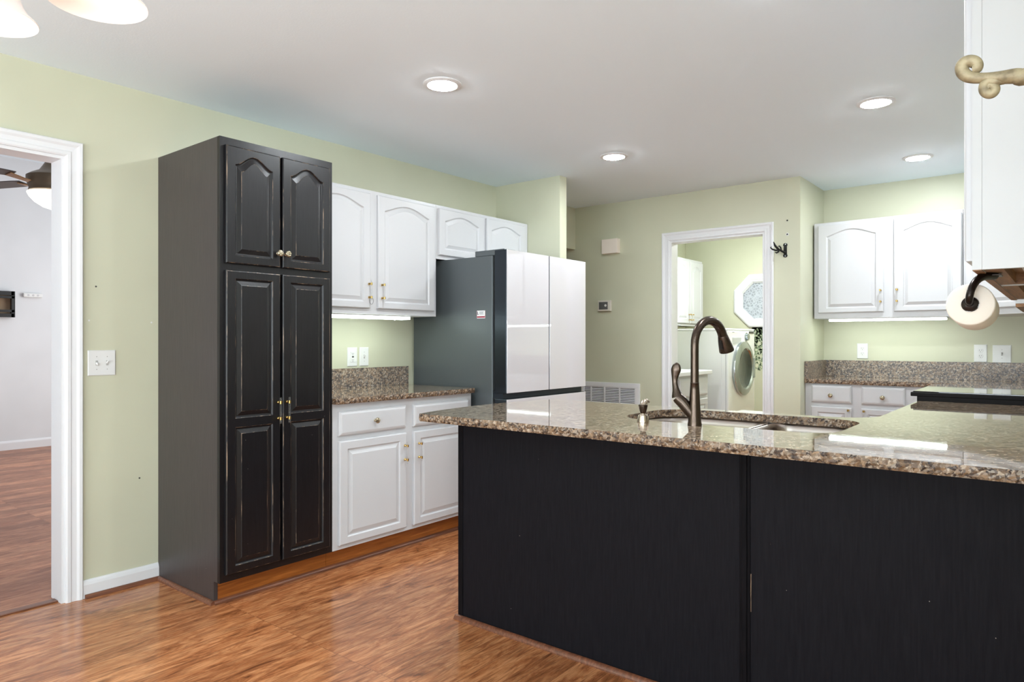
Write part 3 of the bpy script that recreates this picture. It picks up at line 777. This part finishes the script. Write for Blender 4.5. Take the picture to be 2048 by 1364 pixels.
sd = thing('soap_dispenser', 'small nickel soap dispenser beside the faucet', 'soap dispenser', (2.375, 2.262, PZ1))
q = (2.375, 2.262, PZ1)
MB().lathe(q, (0, 0, 1), [(0.022, 0), (0.0225, 0.003), (0.0205, 0.012), (0.0185, 0.024), (0.0165, 0.0285), (0.010, 0.030), (0.009, 0.033)], 22).build('base', M_NICKEL, sd)
MB().lathe((q[0], q[1], q[2] + 0.033), (0, 0, 1), [(0.0095, 0), (0.011, 0.004), (0.0145, 0.017), (0.0168, 0.028), (0.0168, 0.031), (0.013, 0.033), (0.004, 0.034)], 22).build('pump_head', M_DBRONZE if False else M_BRONZE, sd)
MB().tube([(q[0], q[1], q[2] + 0.060), (q[0] + 0.002, q[1] + 0.006, q[2] + 0.074), (q[0] + 0.005, q[1] + 0.016, q[2] + 0.079), (q[0] + 0.008, q[1] + 0.028, q[2] + 0.074)], [0.0145, 0.012, 0.008, 0.006], 14).build('nozzle', M_NICKEL, sd)

# ================================================================ RIGHT RUN
rbx = 3.04
rc = thing('base_cabinet', 'white base cabinet under the right-hand counter beside the range', 'cabinet', (3.4, 3.5, 0))
mb = MB(); mb.box(rbx, 3.718, 2.89, 3.935, 0.105, PZ0 - 0.0); mb.build('carcass', M_WHITE, rc)
MB().box(3.10, 3.718, 2.89, 3.935, 0, 0.105).build('toe_kick', M_KICK, rc)
panel_door('door', Frame((rbx, 3.90, 0.13), (-1, 0, 0)), 0.9, 0.7, [(0, 0.7, 0.05, 0.05, 0.04, 0.04, 0)], WM, rc)
rg = thing('range', 'black electric range with a raised glass cooktop between the counters', 'range', (3.35, 4.32, 0))
M_RANGE = simple('range_black_enamel', rgb(16, 14, 14), 0.55, spec=0.15)
MB().box(3.0, 3.715, 3.940, 4.697, 0.02, 0.925).build('body', M_RANGE, rg)
mb = MB(); mb.box(2.972, 3.715, 3.938, 4.699, 0.925, 0.945, 0, 0.003); mb.build('cooktop_frame', M_RANGE, rg)
MB().box(2.982, 3.700, 3.946, 4.690, 0.945, 0.951, 0, 0.002).build('glass_cooktop', M_GLASSBLK, rg)
o_ = MB().box(2.965, 3.0, 3.96, 4.68, 0.20, 0.76, 0, 0.004).build('oven_door', M_GLASSBLK, rg)
MB().tube([(2.965, 4.0, 0.72), (2.93, 4.0, 0.72), (2.93, 4.64, 0.72), (2.965, 4.64, 0.72)], 0.011, 12).build('handle', M_STEEL, o_)
MB().box(3.65, 3.71, 3.95, 4.69, 0.951, 0.958).build('vent_trim', M_BLACKP, rg)

FZ0, FZ1 = 0.880, 0.912
fcab = thing('base_cabinet', 'white base cabinet with knobbed drawers below the far green wall', 'cabinet', (2.6, 5.8, 0))
FY = 5.528
MB().box(2.023, 3.02, FY, 6.050, 0.105, FZ0).build('carcass', M_WHITE, fcab)
MB().box(3.02, 3.718, 4.71, 6.050, 0.105, FZ0).build('corner_carcass', M_WHITE, fcab)
MB().box(2.023, 3.03, FY + 0.06, FY + 0.075, 0, 0.105).build('toe_kick', M_KICK, fcab)
for i, (a, b) in enumerate(((2.069, 2.352), (2.416, 2.700))):
    w = b - a
    F = Frame((a, FY, 0.739), (0, -1, 0)); d = slab_front('drawer', F, w, 0.130, M_WHITE, fcab); knob(F, w / 2, 0.056, 0.019, d, 0.0165)
    F = Frame((a, FY, 0.13), (0, -1, 0)); h = 0.707 - 0.13
    d = panel_door('door', F, w, h, [(0, h, 0.045, 0.045, 0.037, 0.04, 0)], WM, fcab)
    pull(F, w - 0.02 if i == 0 else 0.02, 0.50, 0.56, 0.019, d, 0.015)
fct = thing('countertop', 'granite countertop with tall backsplash along the far green wall', 'countertop', (2.6, 5.8, FZ0))
slab('slab', [(2.023, 5.500), (3.005, 5.500), (3.005, 4.705), (3.718, 4.705), (3.718, 6.051), (2.023, 6.051)], FZ0, FZ1, M_GRANITE, fct)
mb = MB(); mb.box(2.043, 3.718, 6.031, 6.051, FZ1, 1.045, 0, 0.001); mb.box(3.698, 3.718, 4.72, 6.031, FZ1, 1.045, 0, 0.001); mb.build('backsplash', M_SPLASH, fct)
MB().box(2.023, 2.043, 5.505, 6.051, FZ1, 1.045, 0, 0.001).build('side_splash', M_SPLASH, fct)

GZ0, GZ1, GY = 1.375, 2.12, 5.725
fu = wall_cabinet('white wall cabinet with two arched doors on the far green wall', 2.035, 3.018, GY, 6.051, GZ0, GZ1, '-y')
for i, (a, b) in enumerate(((2.067, 2.525), (2.593, 3.012))):
    F = Frame((a, GY, 1.418), (0, -1, 0)); w = b - a; h = 2.099 - 1.418
    d = panel_door('door', F, w, h, [(0, h, 0.060, 0.050, 0.034, 0.090, 0.048)], WM, fu)
    pull(F, w - 0.018 if i == 0 else 0.022, 0.075, 0.158, 0.019, d, 0.02)
t = strip('lit white strip light under the wall cabinet on the far wall', 2.137, 2.918, 5.735, 5.82, 1.352, 1.375)

cc = thing('corner_wall_cabinet', 'white diagonal corner wall cabinet behind the paper towel roll', 'cabinet', (3.45, 5.8, GZ0))
MB().prism([(3.022, GY), (3.40, 5.350), (3.718, 5.350), (3.718, 6.051), (3.022, 6.051)], GZ0, GZ1).build('carcass', M_WHITE, cc)
dv = Vector((3.40 - 3.022, 5.350 - GY, 0)); L = dv.length; dv.normalize()
F = Frame(Vector((3.022, GY, 1.418)) + dv * 0.04, (dv.y, -dv.x, 0)); w = L - 0.08; h = 2.099 - 1.418
d = panel_door('door', F, w, h, [(0, h, 0.055, 0.055, 0.034, 0.090, 0.048)], WM, cc)
pull(F, 0.022, 0.075, 0.158, 0.019, d, 0.02)

RX = 3.400
def right_upper(label, y0, y1, doors):
    t = thing('wall_cabinet', label, 'cabinet', ((RX + 3.718) / 2, (y0 + y1) / 2, 1.372))
    mb = MB(); e = 0.018
    mb.box(RX + 0.02, 3.718, y0, y1, 1.41, 2.132)
    mb.box(RX + 0.02, 3.718, y0, y0 + e, 1.372, 1.41); mb.box(RX + 0.02, 3.718, y1 - e, y1, 1.372, 1.41)
    mb.build('carcass', M_WHITE, t)
    mb = MB(); mb.box(RX, RX + 0.0195, y0, y1, 1.372, 2.132); mb.build('face_frame', M_WHITE, t)
    mb = MB(); mb.box(RX + 0.021, 3.716, y0 + e, y1 - e, 1.404, 1.4095); mb.box(RX + 0.0197, RX + 0.06, y0 + e + 0.001, y1 - e - 0.001, 1.374, 1.404); mb.box(RX + 0.06, 3.716, y0 + e, y0 + e + 0.03, 1.376, 1.404)
    mb.box(RX + 0.06, 3.716, y1 - e - 0.05, y1 - e, 1.374, 1.404); mb.box(RX, 3.7175, y0, y1, 1.3705, 1.3718) if False else None
    mb.box(RX + 0.0005, RX + 0.0195, y0 + 0.0005, y1 - 0.0005, 1.3700, 1.3719)
    mb.build('underside', M_RAWWOOD, t)['label'] = 'unpainted wood underside'
    n = doors; wd = (y1 - y0 - 0.05 - 0.01 * (n - 1)) / n
    for k in range(n):
        F = Frame((RX, y1 - 0.025 - k * (wd + 0.01), 1.396), (-1, 0, 0)); h = 2.106 - 1.396
        d = panel_door('door', F, wd, h, [(0, h, 0.05, 0.05, 0.036, 0.088, 0.05)], WM, t)
        pull(F, wd - 0.022 if k % 2 else 0.022, 0.07, 0.15, 0.019, d, 0.02)
    return t
right_upper('large white wall cabinet hanging nearest on the right, its end panel facing out', 2.000, 2.640, 1)
right_upper('white wall cabinet behind the near hanging cabinet on the right wall', 2.642, 3.560, 2)
hd = thing('range_hood', 'white hood with a brown underside above the range', 'range hood', (3.55, 4.32, 1.357))
MB().box(3.395, 3.718, 3.94, 4.70, 1.3725, 1.62, 0, 0.002).build('canopy', M_WHITE, hd)
MB().box(3.397, 3.716, 3.942, 4.698, 1.357, 1.3725).build('underside', M_RAWWOOD, hd)
mb = MB()
for k in range(5): mb.box(3.43 + k * 0.05, 3.433 + k * 0.05, 3.9385, 3.9405, 1.39, 1.55)
mb.build('seam', M_SLOT, hd)

# strip fixture under the near cabinet, paper roll and its holder
t = thing('under_cabinet_fixture', 'unlit grey fixture under the nearest right-hand cabinet', 'light', (3.60, 2.24, 1.376))
MB().box(3.49, 3.68, 2.085, 2.40, 1.382, 1.4035, 0, 0.004).build('housing', simple('grey_fixture', rgb(196, 196, 194), 0.4), t)
MB().box(3.51, 3.66, 2.10, 2.385, 1.376, 1.382).build('lens', simple('unlit_diffuser', rgb(226, 224, 224), 0.3), t)

ax = Vector((0, 1, -0.09)).normalized(); rc_ = Vector((3.387, 2.10, 1.2936))
ph = thing('paper_holder', 'dark bronze curved arm holding the paper roll under the near cabinet', 'holder', (3.405, 2.2, 1.25))
MB().lathe(rc_ - ax * 0.012, ax, [(0.001, 0), (0.010, 0.001), (0.0185, 0.005), (0.0185, 0.009), (0.014, 0.012), (0.010, 0.0125), (0.0095, 0.17), (0.001, 0.171)], 22).build('spindle', M_DBRONZE, ph)
ap = [rc_ - ax * 0.010, rc_ - ax * 0.022 + Vector((0.0, 0, 0.006)), rc_ + Vector((0.002, -0.028, 0.022)), rc_ + Vector((0.006, -0.022, 0.040)), rc_ + Vector((0.014, -0.008, 0.058)), rc_ + Vector((0.024, 0.012, 0.069)), rc_ + Vector((0.036, 0.040, 0.0745)), rc_ + Vector((0.046, 0.062, 0.0755))]
MB().tube(smooth(ap), smooth([0.0085, 0.0088, 0.0088, 0.009, 0.0095, 0.0105, 0.012, 0.012]), 16).build('arm', M_DBRONZE, ph)
MB().box(3.412, 3.45, 2.13, 2.19, 1.366, 1.3698, 0, 0.001).build('mounting_plate', M_DBRONZE, ph)
MB().lathe(rc_, ax, [(0.0195, 0.0), (0.050, 0.0), (0.0525, 0.002), (0.0535, 0.006), (0.0535, 0.128), (0.052, 0.132), (0.0195, 0.132), (0.0195, 0.0)], 48, caps=False).build('paper_roll', M_PAPER)
tag(bpy.data.objects['paper_roll'], 'cream paper roll on the dark arm under the near cabinet', 'paper roll')

FW = lambda x, z: Frame((x, 6.053, z), (0, -1, 0))
plate('wall_outlet', 'white outlet plate on the far wall below the strip light', FW(2.312, 1.120), 0.080, 0.122, ['outlet'], 'wall outlets')
plate('wall_outlet', 'white outlet plate on the far wall, right behind the range', FW(3.095, 1.110), 0.080, 0.128, ['outlet'], 'wall outlets')
plate('light_switch', 'white switch plate at the far wall\'s right edge beside an outlet', FW(3.222, 1.107), 0.110, 0.128, ['up'], 'wall switches')

# ================================================================ BACK WALL ITEMS
cb = thing('door_chime', 'cream door chime box high on the green back wall', 'door chime', (0.41, 5.38, 1.98))
MB().box(0.318, 0.478, 5.352, 5.405, 1.983, 2.112, 0, 0.003).build('cover', M_CREAM, cb)
th = thing('thermostat', 'small beige thermostat with dark display on the back wall', 'thermostat', (0.33, 5.39, 1.467))
MB().box(0.262, 0.392, 5.378, 5.405, 1.470, 1.566, 0, 0.003).build('case', simple('thermostat_case', rgb(214, 208, 196), 0.4), th)
d_ = MB().box(0.276, 0.366, 5.376, 5.379, 1.485, 1.552).build('display', simple('grey_display', rgb(92, 92, 92), 0.3), th)
MB().lathe((0.345, 5.376, 1.520), (0, -1, 0), [(0.011, 0), (0.011, 0.003), (0.008, 0.004)], 16).build('dial', M_PLASTIC, th)
gr = thing('return_air_grille', 'white slatted return air grille low on the back wall', 'vent', (0.36, 5.40, 0.30))
gx0, gx1, gz0, gz1 = 0.055, 0.679, 0.30, 0.827
MB().box(gx0 + 0.03, gx1 - 0.03, 5.4035, 5.4055, gz0 + 0.03, gz1 - 0.03).build('duct_backing', M_SLOT, gr)
mb = MB()
for a in ((gx0, gx1, gz0, gz0 + 0.042), (gx0, gx1, gz1 - 0.042, gz1), (gx0, gx0 + 0.05, gz0 + 0.042, gz1 - 0.042), (gx1 - 0.05, gx1, gz0 + 0.042, gz1 - 0.042)):
    mb.box(a[0], a[1], 5.392, 5.4055, a[2], a[3], 0, 0.002)
for x in (0.180, 0.322, 0.478): mb.box(x - 0.006, x + 0.006, 5.393, 5.403, gz0 + 0.042, gz1 - 0.042)
mb.build('frame', M_TRIM, gr)
mb = MB(); z = gz0 + 0.048
while z < gz1 - 0.045:
    mb.rings([[(x, 5.3945, z), (x, 5.403, z + 0.0085), (x, 5.4035, z + 0.0075), (x, 5.3955, z - 0.001)] for x in (gx0 + 0.05, gx1 - 0.05)], 0, False); z += 0.0148
mb.build('slats', M_TRIM, gr)

hk = thing('coat_hook', 'black iron fleur-shaped hook on the wall beside the laundry doorway', 'hook', (1.912, 5.40, 1.84))
mb = MB()
pl = [(0.012, -0.052), (0.017, -0.042), (0.012, -0.030), (0.0115, 0.030), (0.017, 0.038), (0.012, 0.050), (0.0, 0.054), (-0.012, 0.050), (-0.017, 0.038), (-0.0115, 0.030), (-0.012, -0.030), (-0.017, -0.042), (-0.012, -0.052), (0.0, -0.056)]
mb.rings([[(1.912 + a, y, 1.892 + b) for a, b in pl] for y in (5.4055, 5.400)], 0, False)
mb.build('back_plate', M_IRON, hk)
mb = MB()
for z in (1.936, 1.847): MB().lathe((1.912, 5.400, z), (0, -1, 0), [(0.0045, 0), (0.003, 0.002), (0.001, 0.0022)], 10).build('screw', M_CHROME, hk)
mb = MB()
mb.tube([(1.912, 5.40, 1.872), (1.900, 5.375, 1.880), (1.880, 5.350, 1.895), (1.872, 5.335, 1.912)], [0.009, 0.008, 0.007, 0.006], 10)
mb.tube([(1.885, 5.355, 1.892), (1.872, 5.33, 1.905), (1.862, 5.315, 1.925), (1.856, 5.305, 1.950)], [0.006, 0.008, 0.008, 0.003], 10)
mb.tube([(1.885, 5.355, 1.892), (1.862, 5.335, 1.888), (1.842, 5.315, 1.896), (1.832, 5.31, 1.908), (1.838, 5.31, 1.916)], [0.006, 0.007, 0.006, 0.005, 0.003], 10)
mb.tube([(1.885, 5.355, 1.892), (1.878, 5.345, 1.876), (1.868, 5.335, 1.868), (1.858, 5.33, 1.874)], [0.006, 0.007, 0.006, 0.003], 10)
mb.tube([(1.895, 5.365, 1.886), (1.893, 5.355, 1.908), (1.886, 5.345, 1.920), (1.878, 5.34, 1.916)], [0.005, 0.006, 0.005, 0.003], 10)
mb.build('fleur_hook', M_IRON, hk)
for z, lb in ((2.012, 'white wall anchor just above the black hook'), (2.117, 'dark screw hole in the wall, highest above the black hook')):
    t = thing('wall_anchor', lb, 'wall anchor', (1.926, 5.406, z - 0.01), 'wall anchors above the hook')
    if z < 2.1: MB().lathe((1.926, 5.4058, z), (0, -1, 0), [(0.0115, 0), (0.0115, 0.001), (0.0065, 0.0016), (0.006, 0.0005)], 16).build('collar', M_PLASTIC, t)
    MB().lathe((1.926, 5.4058, z), (0, -1, 0), [(0.006, 0.0), (0.006, 0.0018), (0.004, 0.0021), (0.001, 0.0021)], 14).build('hole', M_IRON, t)

# ================================================================ LAUNDRY
lw = wall_cabinet('white arched-door wall cabinet inside the laundry room', -0.078, 0.221, 7.03, 7.78, 1.372, 2.134, '+x')
for i, (a, b) in enumerate(((7.045, 7.40), (7.415, 7.765))):
    F = Frame((0.221, a, 1.40), (1, 0, 0)); w = b - a; h = 0.71
    d = panel_door('door', F, w, h, [(0, h, 0.06, 0.06, 0.05, 0.10, 0.05)], WM, lw)
    pull(F, w - 0.03 if i == 0 else 0.03, 0.04, 0.10, 0.019, d, 0.015)
wm = thing('washing_machine', 'white front-loading washing machine on a pedestal in the laundry room', 'washing machine', (0.70, 6.83, 0))
wx, wy0, wy1, wt = 1.05, 6.475, 7.195, 1.322
MB().box(0.36, wx - 0.03, wy0, wy1, 0.34, wt - 0.02, 0, 0.008).build('cabinet', M_WASH, wm)
MB().box(0.355, wx - 0.005, wy0 - 0.003, wy1 + 0.003, wt - 0.0195, wt, 0, 0.008).build('lid_top', M_WASH, wm)
MB().box(0.36, wx - 0.012, wy0, wy1, 0.0, 0.338, 0, 0.008).build('pedestal', M_WASH, wm)
MB().box(wx - 0.0295, wx, wy0, wy1, 0.34, wt - 0.02, 0, 0.012).build('front_panel', M_WASH, wm)
dz, dy = 0.925, 6.835
dr = MB().lathe((wx, dy, dz), (1, 0, 0), [(0.268, 0), (0.272, 0.01), (0.268, 0.028), (0.245, 0.040), (0.205, 0.046), (0.198, 0.040), (0.192, 0.030)], 48, caps=False).build('door', M_CHROME, wm)
MB().lathe((wx, dy, dz), (1, 0, 0), [(0.196, 0.0), (0.196, 0.030), (0.180, 0.026), (0.15, 0.012), (0.09, 0.003), (0.001, 0.001)], 40).build('door_glass', M_WDOOR, dr)
MB().box(wx + 0.030, wx + 0.05, dy + 0.20, dy + 0.245, dz - 0.10, dz + 0.10, 0, 0.006).build('door_grip', M_CHROME, dr)
MB().lathe((wx, wy0 + 0.47, 1.24), (1, 0, 0), [(0.045, 0), (0.045, 0.006), (0.036, 0.008), (0.034, 0.026), (0.026, 0.030), (0.001, 0.030)], 28).build('dial', M_CHROME, wm)
MB().box(wx - 0.001, wx + 0.003, wy0 + 0.10, wy0 + 0.33, 1.175, 1.235, 0, 0.001).build('detergent_drawer', simple('washer_grey', rgb(196, 198, 200), 0.4), wm)
MB().box(wx - 0.001, wx + 0.003, wy0 + 0.55, wy0 + 0.69, 1.275, 1.298, 0, 0.001).build('display', M_BLACKP, wm)
MB().box(wx - 0.001, wx + 0.002, wy0 + 0.10, wy0 + 0.15, 1.283, 1.289).build('badge', simple('grey_badge', rgb(110, 112, 118), 0.4), wm)
# raised panel seams pressed in the washer's side
F = Frame((0.44, wy0, 0.50), (0, -1, 0))
mb = MB()
for u0, u1, v0, v1 in ((0, 0.54, 0, 0.004), (0, 0.54, 0.696, 0.70), (0, 0.004, 0, 0.70), (0.536, 0.54, 0, 0.70)): flat(mb, F, u0, u1, v0, v1, 0.0002, 0.003, 0)
mb.build('side_rib', M_WASH, wm)
lc = thing('base_cabinet', 'low white cabinet with overhanging top just inside the laundry room', 'cabinet', (0.66, 5.9, 0))
MB().box(0.30, 0.95, 5.545, 6.22, 0.0, 0.890).build('carcass', M_WHITE, lc)
MB().box(0.29, 0.985, 5.535, 6.25, 0.8905, 0.928, 0, 0.006).build('top_slab', M_TRIM, lc)
F = Frame((0.95, 5.58, 0.70), (1, 0, 0)); d = slab_front('drawer', F, 0.60, 0.165, M_WHITE, lc); knob(F, 0.30, 0.085, 0.019, d, 0.014)
panel_door('door', Frame((0.95, 5.58, 0.10), (1, 0, 0)), 0.60, 0.57, [(0, 0.57, 0.06, 0.06, 0.05, 0.05, 0)], WM, lc)
# ivy painted below the octagonal window
mb = MB(); rnd = random.Random(3)
for k in range(1500):
    z = 1.37 - 0.50 * rnd.random() ** 1.7; x = 0.745 + 0.42 * rnd.random()
    if z < 1.10 and rnd.random() < 0.45: continue
    a = rnd.random() * 2 * PI; s = 0.009 + 0.009 * rnd.random()
    lf = [(math.cos(a + t) * s * r, math.sin(a + t) * s * r) for t, r in ((0, 1.25), (0.9, .55), (2.2, .8), (3.14, .3), (-2.2, .8), (-0.9, .55))]
    mb.rings([[(x + p, y, z + q) for p, q in lf] for y in (7.9795, 7.9775)], 0, False)
tag(mb.build('ivy_wall_stencil', M_LEAF), 'green ivy leaf pattern on the laundry wall below the octagon window', 'wall decal')['kind'] = 'stuff'
lt = thing('ceiling_light', 'round dome light on the laundry room ceiling', 'light', (1.25, 6.75, 2.36))
MB().lathe((1.25, 6.75, 2.44), (0, 0, -1), [(0.16, 0), (0.16, 0.02), (0.15, 0.022)], 32).build('pan', M_TRIM, lt)
MB().lathe((1.25, 6.75, 2.418), (0, 0, -1), [(0.148, 0), (0.14, 0.025), (0.11, 0.045), (0.06, 0.056), (0.001, 0.06)], 32).build('diffuser', M_DOME, lt)
hm = thing('laundry_hamper', 'white hamper top just visible behind the sink on the laundry floor', 'hamper', (1.42, 5.95, 0))
MB().box(1.34, 1.70, 5.70, 6.05, 0.0, 0.565, 0, 0.012).build('bin', M_PLASTIC, hm)
MB().box(1.33, 1.71, 5.69, 6.06, 0.5655, 0.588, 0, 0.008).build('lid', M_PLASTIC, hm)

# ================================================================ LIVING ROOM
fn = thing('ceiling_fan', 'bronze ceiling fan with a lit bowl seen through the left doorway', 'ceiling fan', (-2.13, 1.83, 2.14))
fx_, fy_ = -2.13, 1.83
MB().lathe((fx_, fy_, 2.265), (0, 0, -1), [(0.172, 0), (0.172, 0.006), (0.160, 0.03), (0.130, 0.065), (0.08, 0.098), (0.03, 0.115), (0.001, 0.118)], 40).build('light_bowl', M_LBOWL, fn)
MB().lathe((fx_, fy_, 2.265), (0, 0, 1), [(0.155, 0), (0.165, 0.01), (0.16, 0.03), (0.17, 0.06), (0.178, 0.09), (0.178, 0.115), (0.15, 0.135), (0.10, 0.16), (0.075, 0.20), (0.05, 0.245), (0.02, 0.27), (0.014, 0.275), (0.014, 0.90), (0.07, 0.92), (0.07, 0.955)], 36).build('motor', M_FAN, fn)
for k in range(5):
    a = math.radians(205 + 72 * k); c_, s_ = math.cos(a), math.sin(a)
    P = lambda r, q, z: (fx_ + r * c_ - q * s_, fy_ + r * s_ + q * c_, z)
    br = MB().rings([[P(r, q, z) for q, z in ((-hw, zz), (hw, zz + 0.004), (hw, zz + 0.012), (-hw, zz + 0.008))] for r, hw, zz in ((0.12, 0.03, 2.315), (0.20, 0.022, 2.325), (0.30, 0.04, 2.345))], 0, False).build('blade_arm', stained('blade_arm_wood', rgb(150, 112, 74), rgb(190, 150, 106)), fn)
    MB().rings([[P(r, q, z) for q, z in ((-hw, 2.348), (hw, 2.360), (hw, 2.366), (-hw, 2.354))] for r, hw in ((0.27, 0.05), (0.34, 0.062), (0.60, 0.07), (0.66, 0.05))], 0, False).build('blade', M_BLADE, br)
tv = thing('tv_mount', 'black wall mount with tan plate on the living room wall', 'tv mount', (-5.4, 2.6, 1.45))
def lp(px, X):
    r = (px - 1024) / 1380.0; dx = -0.62563 + r * 0.78012; dy = 0.78012 + r * 0.62563
    return (3.576 - X) / -dx * dy
ya, yb = lp(-30, -5.5), lp(22, -5.5)
MB().box(-5.499, -5.47, ya, yb, 1.50, 1.70).build('wall_plate', M_TAN, tv)
mb = MB()
mb.box(-5.47, -5.43, ya, yb + 0.01, 1.70, 1.745); mb.box(-5.47, -5.43, ya, yb + 0.01, 1.46, 1.50); mb.box(-5.47, -5.43, yb - 0.015, yb + 0.02, 1.46, 1.745)
mb.build('bracket_frame', M_BLACKP, tv)
mb = MB(); yc = lp(29, -5.40)
mb.box(-5.43, -5.40, ya, yc, 1.665, 1.69); mb.box(-5.43, -5.40, ya, yc, 1.515, 1.54); mb.box(-5.43, -5.40, yc - 0.025, yc, 1.515, 1.69)
mb.build('arm', M_BLACKP, tv)
ps = thing('power_strip', 'white outlet strip on the living room wall beside the black mount', 'power strip', (-5.48, 2.8, 1.69))
y0, y1 = lp(45, -5.5), lp(83, -5.5)
MB().box(-5.499, -5.46, y0, y1, 1.69, 1.735, 0, 0.006).build('case', M_PLASTIC, ps)
for k in range(3): MB().lathe((-5.46, y0 + (y1 - y0) * (0.25 + 0.25 * k), 1.7125), (1, 0, 0), [(0.012, 0), (0.011, 0.001)], 12).build('socket', simple('strip_grey', rgb(196, 196, 198), 0.5), ps)

# ================================================================ CEILING LIGHTS
cans = [((1.231, 2.387), 'lit recessed ceiling light nearest the black pantry'),
        ((1.216, 4.036), 'lit recessed ceiling light in front of the short green wall end'),
        ((2.809, 3.974), 'lit recessed ceiling light over the sink side of the kitchen, right of centre'),
        ((2.800, 5.340), 'lit recessed ceiling light nearest the far wall cabinets'),
        ((2.809, 2.387), 'lit recessed ceiling light above the peninsula, overhead')]
c0 = thing('recessed_light', cans[0][1], 'ceiling light', (*cans[0][0], H - 0.012), 'recessed ceiling lights')
x, y = cans[0][0]
MB().lathe((x, y, H), (0, 0, -1), [(0.092, 0.0), (0.092, 0.004), (0.086, 0.008), (0.072, 0.010), (0.068, 0.006)], 40, caps=False).build('trim_ring', M_TRIM, c0)
MB().lathe((x, y, H - 0.001), (0, 0, -1), [(0.068, 0.0), (0.068, 0.0078), (0.058, 0.0118), (0.001, 0.0125)], 40).build('lens', M_CAN, c0)
for (x, y), lb in cans[1:]:
    r = c0.copy(); COL.objects.link(r); r.location = (x, y, H - 0.012); r['label'] = lb
    for ch in list(c0.children):
        q = ch.copy(); COL.objects.link(q); q.parent = r

# ================================================================ CHANDELIER
S1, S2 = Vector((2.24, 0.493)), Vector((2.016, 0.389))
mid_ = (S1 + S2) / 2; dd = (S1 - S2); side_ = Vector((dd.y, -dd.x)).normalized()
Rr = dd.length / (2 * math.sin(PI / 5)); cen = mid_ + side_ * Rr * math.cos(PI / 5)
ch = thing('chandelier', 'chandelier with frosted bell glass shades hanging at upper left', 'chandelier', (cen.x, cen.y, 1.75))
MB().lathe((cen.x, cen.y, 1.75), (0, 0, 1), [(0.001, 0), (0.012, 0.004), (0.018, 0.02), (0.010, 0.04), (0.022, 0.07), (0.034, 0.10), (0.024, 0.14), (0.012, 0.17), (0.014, 0.21), (0.008, 0.22), (0.006, 0.24), (0.006, 0.665), (0.055, 0.67), (0.065, 0.69)], 24).build('stem', M_TAUPE, ch)
a0 = math.atan2(S1.y - cen.y, S1.x - cen.x)
for k in range(5):
    a = a0 + k * 2 * PI / 5; d2 = Vector((math.cos(a), math.sin(a), 0)); c3 = Vector((cen.x, cen.y, 0)); e = c3 + d2 * Rr
    MB().tube([c3 + d2 * 0.02 + ZUP * 1.84, c3 + d2 * Rr * 0.35 + ZUP * 1.80, c3 + d2 * Rr * 0.7 + ZUP * 1.86, c3 + d2 * Rr * 0.92 + ZUP * 1.95, e + ZUP * 1.965, e + ZUP * 1.935], [0.009, 0.008, 0.008, 0.008, 0.009, 0.012], 12).build('arm', M_TAUPE, ch)
    o_ = Vector((e.x, e.y, 1.797))
    sh = MB().lathe(o_, (0, 0, 1), [(0.080, 0.0), (0.0805, 0.002), (0.076, 0.007), (0.066, 0.016), (0.056, 0.032), (0.049, 0.055), (0.043, 0.085), (0.034, 0.112), (0.022, 0.130), (0.019, 0.129), (0.031, 0.110), (0.040, 0.084), (0.046, 0.055), (0.053, 0.032), (0.063, 0.017), (0.0735, 0.008), (0.0785, 0.002), (0.080, 0.0)], 40, caps=False).build('glass_shade', M_SHADE, ch)
    MB().lathe(o_ + ZUP * 0.028, (0, 0, 1), [(0.001, 0), (0.016, 0.004), (0.026, 0.018), (0.026, 0.034), (0.016, 0.06), (0.012, 0.10)], 20).build('bulb', M_BULB, sh)

# ================================================================ SCROLL BRACKET
sb = thing('scroll_bracket', 'antique beige scroll-ended bracket jutting in at upper right', 'bracket', (3.70, 1.2, 1.55))
def wp(px, py, Y=1.2):
    r = (px - 1024) / 1380.0; dx = -0.62563 + r * 0.78012; dy = 0.78012 + r * 0.62563
    t = Y / dy
    return Vector((3.576 + dx * t, Y, 1.2 + (682 - py) * t / 1380.0))
s0 = t0 = 1.2 / (0.78012 + 0.66 * 0.62563) / 1380.0
path = [Vector((3.715, 1.2, 1.618)), Vector((3.66, 1.2, 1.610)), Vector((3.60, 1.2, 1.603)), wp(2060, 149), wp(2030, 152), wp(2000, 155), wp(1972, 156), wp(1950, 156), wp(1934, 152), wp(1925, 143), wp(1925, 131), wp(1934, 123.5), wp(1946, 123), wp(1954, 129), wp(1953, 137), wp(1945, 140)]
MB().tube(smooth(path), smooth([0.0128, 0.0126, 0.0124, 0.0120, 0.0106, 0.0090, 0.0075, 0.0078, 0.0084, 0.0088, 0.0090, 0.0090, 0.0086, 0.008, 0.0076, 0.007]), 18, ref=(0, 1, 0)).build('scroll_arm', M_TAUPE, sb)
cc_ = [wp(1981 + r_ * math.cos(a_), 177 - r_ * math.sin(a_)) for a_, r_ in [(math.radians(60 + 30 * k), 15 - 0.62 * k) for k in range(18)]]
MB().tube(smooth([wp(2010, 160), wp(1999, 161)] + cc_, 3), smooth([0.0060, 0.0068] + [0.0078 - 0.00012 * k for k in range(18)], 3), 16, ref=(0, 1, 0)).build('lower_scroll', M_TAUPE, sb)
MB().box(3.712, 3.7195, 1.175, 1.225, 1.55, 1.68, 0, 0.003).build('wall_plate', M_TAUPE, sb)
